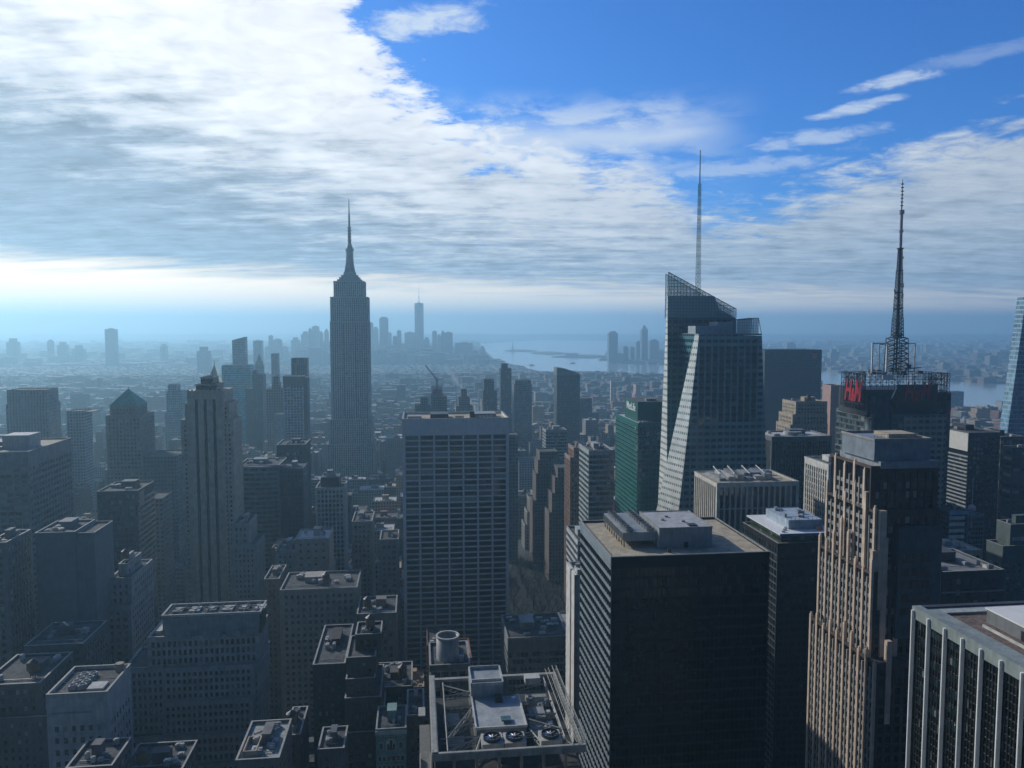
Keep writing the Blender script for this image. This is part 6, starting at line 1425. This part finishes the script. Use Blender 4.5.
NUM = ['', 'one', 'two', 'three', 'four', 'five', 'six', 'seven', 'eight', 'nine', 'ten', 'eleven', 'twelve', 'thirteen', 'fourteen', 'fifteen', 'sixteen', 'seventeen', 'eighteen', 'nineteen']
TENS = {2: 'twenty', 3: 'thirty', 4: 'forty'}
def num(n):
    if n < 20: return NUM[n]
    return TENS.get(n//10, 'fifty')+('-'+NUM[n % 10] if n % 10 else '')
_tankm = None; used = {}; LAT = {}
for idx, (share, (u0, u1, v0, v1, h)) in enumerate(INDIV):
    wi = rr.choices(range(7), (5, 6, 5, 3, 4, 1, 3))[0]; W, D = u1-u0, v1-v0
    storeys = max(2, min(49, int(h/3.5))); X = project(world((u0+u1)/2, v0, h))
    tank = rr.random() < .4 and v0 < 1300; step = rr.random() < .35 and h > 25
    far_ = '' if v0 < 1100 else 'hazy '
    best = min(REFS, key=lambda r_: abs(r_[0]-X[0])+abs(r_[1]-X[1])*.6)
    rel = ('left of' if X[0] < best[0]-8 else 'right of') if abs(X[0]-best[0]) > 14 else ('below' if v0 < best[3] else 'behind')
    feat = ('stepped ' if step else '')
    office = wi in (2, 3, 5); nm = 'office_building' if office else 'apartment_building'
    lab = f"{far_}{feat}{num(storeys)}-storey {WALLS[wi][1]} block{' with water tank' if tank else ''} {rel} {best[2]}"
    key = lab
    if lab in used:
        shp = 'wide ' if W > 26 else 'narrow ' if W < 18 else 'square '; lab = shp+lab
    g = None
    if lab in used: g = 'blocks '+rel+' '+best[2]; used[lab]['group'] = g
    root = empty(nm, u0, v0, lab, 'office building' if office else 'apartment building', g)
    if lab not in used: used[lab] = root
    m = MB(); cr_ = MB(); rf = MB()
    near = v0 < 620
    T = [(0, W, 0, D, h)] if not step else [(0, W, 0, D, h*.78), (W*.12, W*.88, D*.15, D*.95, h)]
    z0 = 0; core = MB()
    for t in T:
        if near:
            core.box(t[0], t[1], t[2], t[3], z0, t[4]-.1)
            lattice(m, None, (u0, v0), t[0], t[1], t[2], t[3], z0, t[4], bay=2.9, flr=3.5, pw=1.4 if wi != 5 else .3, sh=1.6, pp=.2, top=1.6)
            p_ = .2
        else: m.box(t[0], t[1], t[2], t[3], z0, t[4]); p_ = 0
        for (a, b_, c, d) in ((t[0]-p_, t[1]+p_, t[2]-p_, t[2]+.4), (t[0]-p_, t[1]+p_, t[3]-.4, t[3]+p_), (t[0]-p_, t[0]+.4, t[2]+.4, t[3]-.4), (t[1]-.4, t[1]+p_, t[2]+.4, t[3]-.4)): m.box(a, b_, c, d, t[4], t[4]+1.0)
        rf.box(t[0]+.4, t[1]-.4, t[2]+.4, t[3]-.4, t[4]-.03, t[4]+.12); z0 = t[4]
    if near: core.build('window', gB, root, kind='stuff')
    m.build('wall', plain(WALLS[wi][0], .85) if near else FM[wi], root)
    rf.build('roof', rr.choice([M_roof, M_roof, M_unit, M_gravel, M_lroof]), root)
    if share > 8:
        t = T[-1]; bx = t[0]+(t[1]-t[0])*rr.uniform(.2, .5); by = t[2]+(t[3]-t[2])*rr.uniform(.3, .6)
        MB().box(bx, bx+(t[1]-t[0])*.28, by, by+5, t[4]+.1, t[4]+rr.uniform(3, 5)).build('bulkhead', FM[wi] if False else plain(WALLS[wi][0], .85), root)
        um = MB()
        for _ in range(8): x, y = rr.uniform(t[0]+1, t[1]-3), rr.uniform(t[2]+1, max(t[2]+1.2, by-3)); um.box(x, x+rr.uniform(1, 2.5), y, y+rr.uniform(1, 2.2), t[4]+.1, t[4]+rr.uniform(.8, 2))
        um.build('roof_unit', rr.choice([M_lroof, M_unit, M_steel]), root)
    if tank and share > 4: water_tank(root, T[-1][0]+W*.2+2, T[-1][2]+3, T[-1][4]+.1, 1.8, 3.4)
# the rest of the city, too many and too small to count
def mass(L, name, label, seed):
    rr = random.Random(seed); n_ = len(L)
    V = np.zeros((n_, 8, 3)); A = np.array(L)
    for i, (a, c, e) in enumerate(((0, 2, 0), (1, 2, 0), (1, 3, 0), (0, 3, 0), (0, 2, 1), (1, 2, 1), (1, 3, 1), (0, 3, 1))):
        V[:, i, 0] = A[:, a]; V[:, i, 1] = A[:, c]; V[:, i, 2] = A[:, 4]*e
    F = np.array([(4, 5, 6, 7), (0, 1, 5, 4), (1, 2, 6, 5), (2, 3, 7, 6), (3, 0, 4, 7)])
    FF = (F[None]+(np.arange(n_)*8)[:, None, None]).reshape(-1, 4)
    me = bpy.data.meshes.new(name); me.from_pydata(V.reshape(-1, 3).tolist(), [], FF.tolist()); me.update()
    at = me.attributes.new('tint', 'FLOAT_COLOR', 'FACE')
    pal = [(.9, .6, .45), (1.5, 1.3, 1.0), (1.1, 1.1, 1.1), (1.9, 1.85, 1.7), (.5, .48, .48), (.6, .75, .85), (1.3, .8, .6), (2.4, 2.4, 2.3)]
    cols = np.array([rr.choices(pal, (5, 5, 5, 2, 4, 3, 3, 1))[0]+(1,) for _ in range(n_)]); at.data.foreach_set('color', np.repeat(cols, 5, axis=0).astype(np.float32).ravel())
    me.materials.append(facade((.19, .18, .17), (.03, .04, .05), 3.4, 3.6, .45, .5, attr=True))
    o = bpy.data.objects.new(name, me); COL.objects.link(o); o.rotation_euler = (0, 0, TH); o['kind'] = 'stuff'; o['label'] = label
# small roof pieces give the far roofs their glints
extra = []
for (u0, u1, v0, v1, h) in REST+FARLOTS:
    if v0 < 5000 and rr.random() < .7:
        w_ = (u1-u0)*rr.uniform(.15, .4); a = u0+rr.uniform(.1, .6)*(u1-u0); extra.append((a, a+w_, v0+4, v0+4+rr.uniform(5, 12), h+rr.uniform(2.5, 6)))
mass(REST+FARLOTS+extra, 'distant_city', 'hazy mass of small distant buildings', 3)
# street trees across the far districts read as a dark grain
# ================================================================== CARS
def car_meshes():
    b = MB(); prof = [(-2.3, .35), (2.3, .35), (2.3, .85), (1.25, .98), (.6, 1.45), (-1.2, 1.45), (-1.9, .98), (-2.3, .9)]
    n_ = len(prof); vs = [(-.9, a, c) for a, c in prof]+[(.9, a, c) for a, c in prof]; b.add(vs, [tuple(range(n_)), tuple(range(2*n_-1, n_-1, -1))]+[(i, n_+i, n_+(i+1) % n_, (i+1) % n_) for i in range(n_)])
    g = MB().box(-.92, .92, -1.1, .5, 1.0, 1.35); w_ = MB()
    for y in (-1.5, 1.5):
        for x in (-.85, .85): w_.bar((x-.1, y, .34), (x+.1, y, .34), .34, 10)
    return b, g, w_
cb, cg, cw = car_meshes(); CM = [(cb.mesh('body', plain(c, .3, .1, var=.05)), n_) for c, n_ in (((.7, .7, .7), 'white'), ((.75, .45, .03), 'yellow'), ((.03, .03, .035), 'black'), ((.25, .26, .28), 'silver'))]
gmesh = cg.mesh('window', BLINDS[2]); wmesh = cw.mesh('wheels', M_black)
rr = random.Random(31)
for (u_, v0, v1, where) in ((-150, 560, 1400, 'avenue left of the white grid tower'), (150, 560, 900, 'avenue beside the park')):
    v = v0
    while v < v1:
        for ln_ in (-6, -2.2, 2.2, 6):
            if rr.random() < .45:
                me, cn = rr.choice(CM); t = empty('car', u_+ln_, v+rr.uniform(-3, 3), f'{cn} car on the {where}', 'car', f'{cn} cars on the {where}')
                o = bpy.data.objects.new('body', me); COL.objects.link(o); o.parent = t
                for me2, nm in ((gmesh, 'windscreen'),):
                    o = bpy.data.objects.new(nm, me2); COL.objects.link(o); o.parent = t
                o = bpy.data.objects.new('wheel_set', wmesh); COL.objects.link(o); o.parent = t
        v += 14
print('objects', len(bpy.data.objects), 'lots', len(LOTS), 'vis', len(vis), 'far', len(FARLOTS))
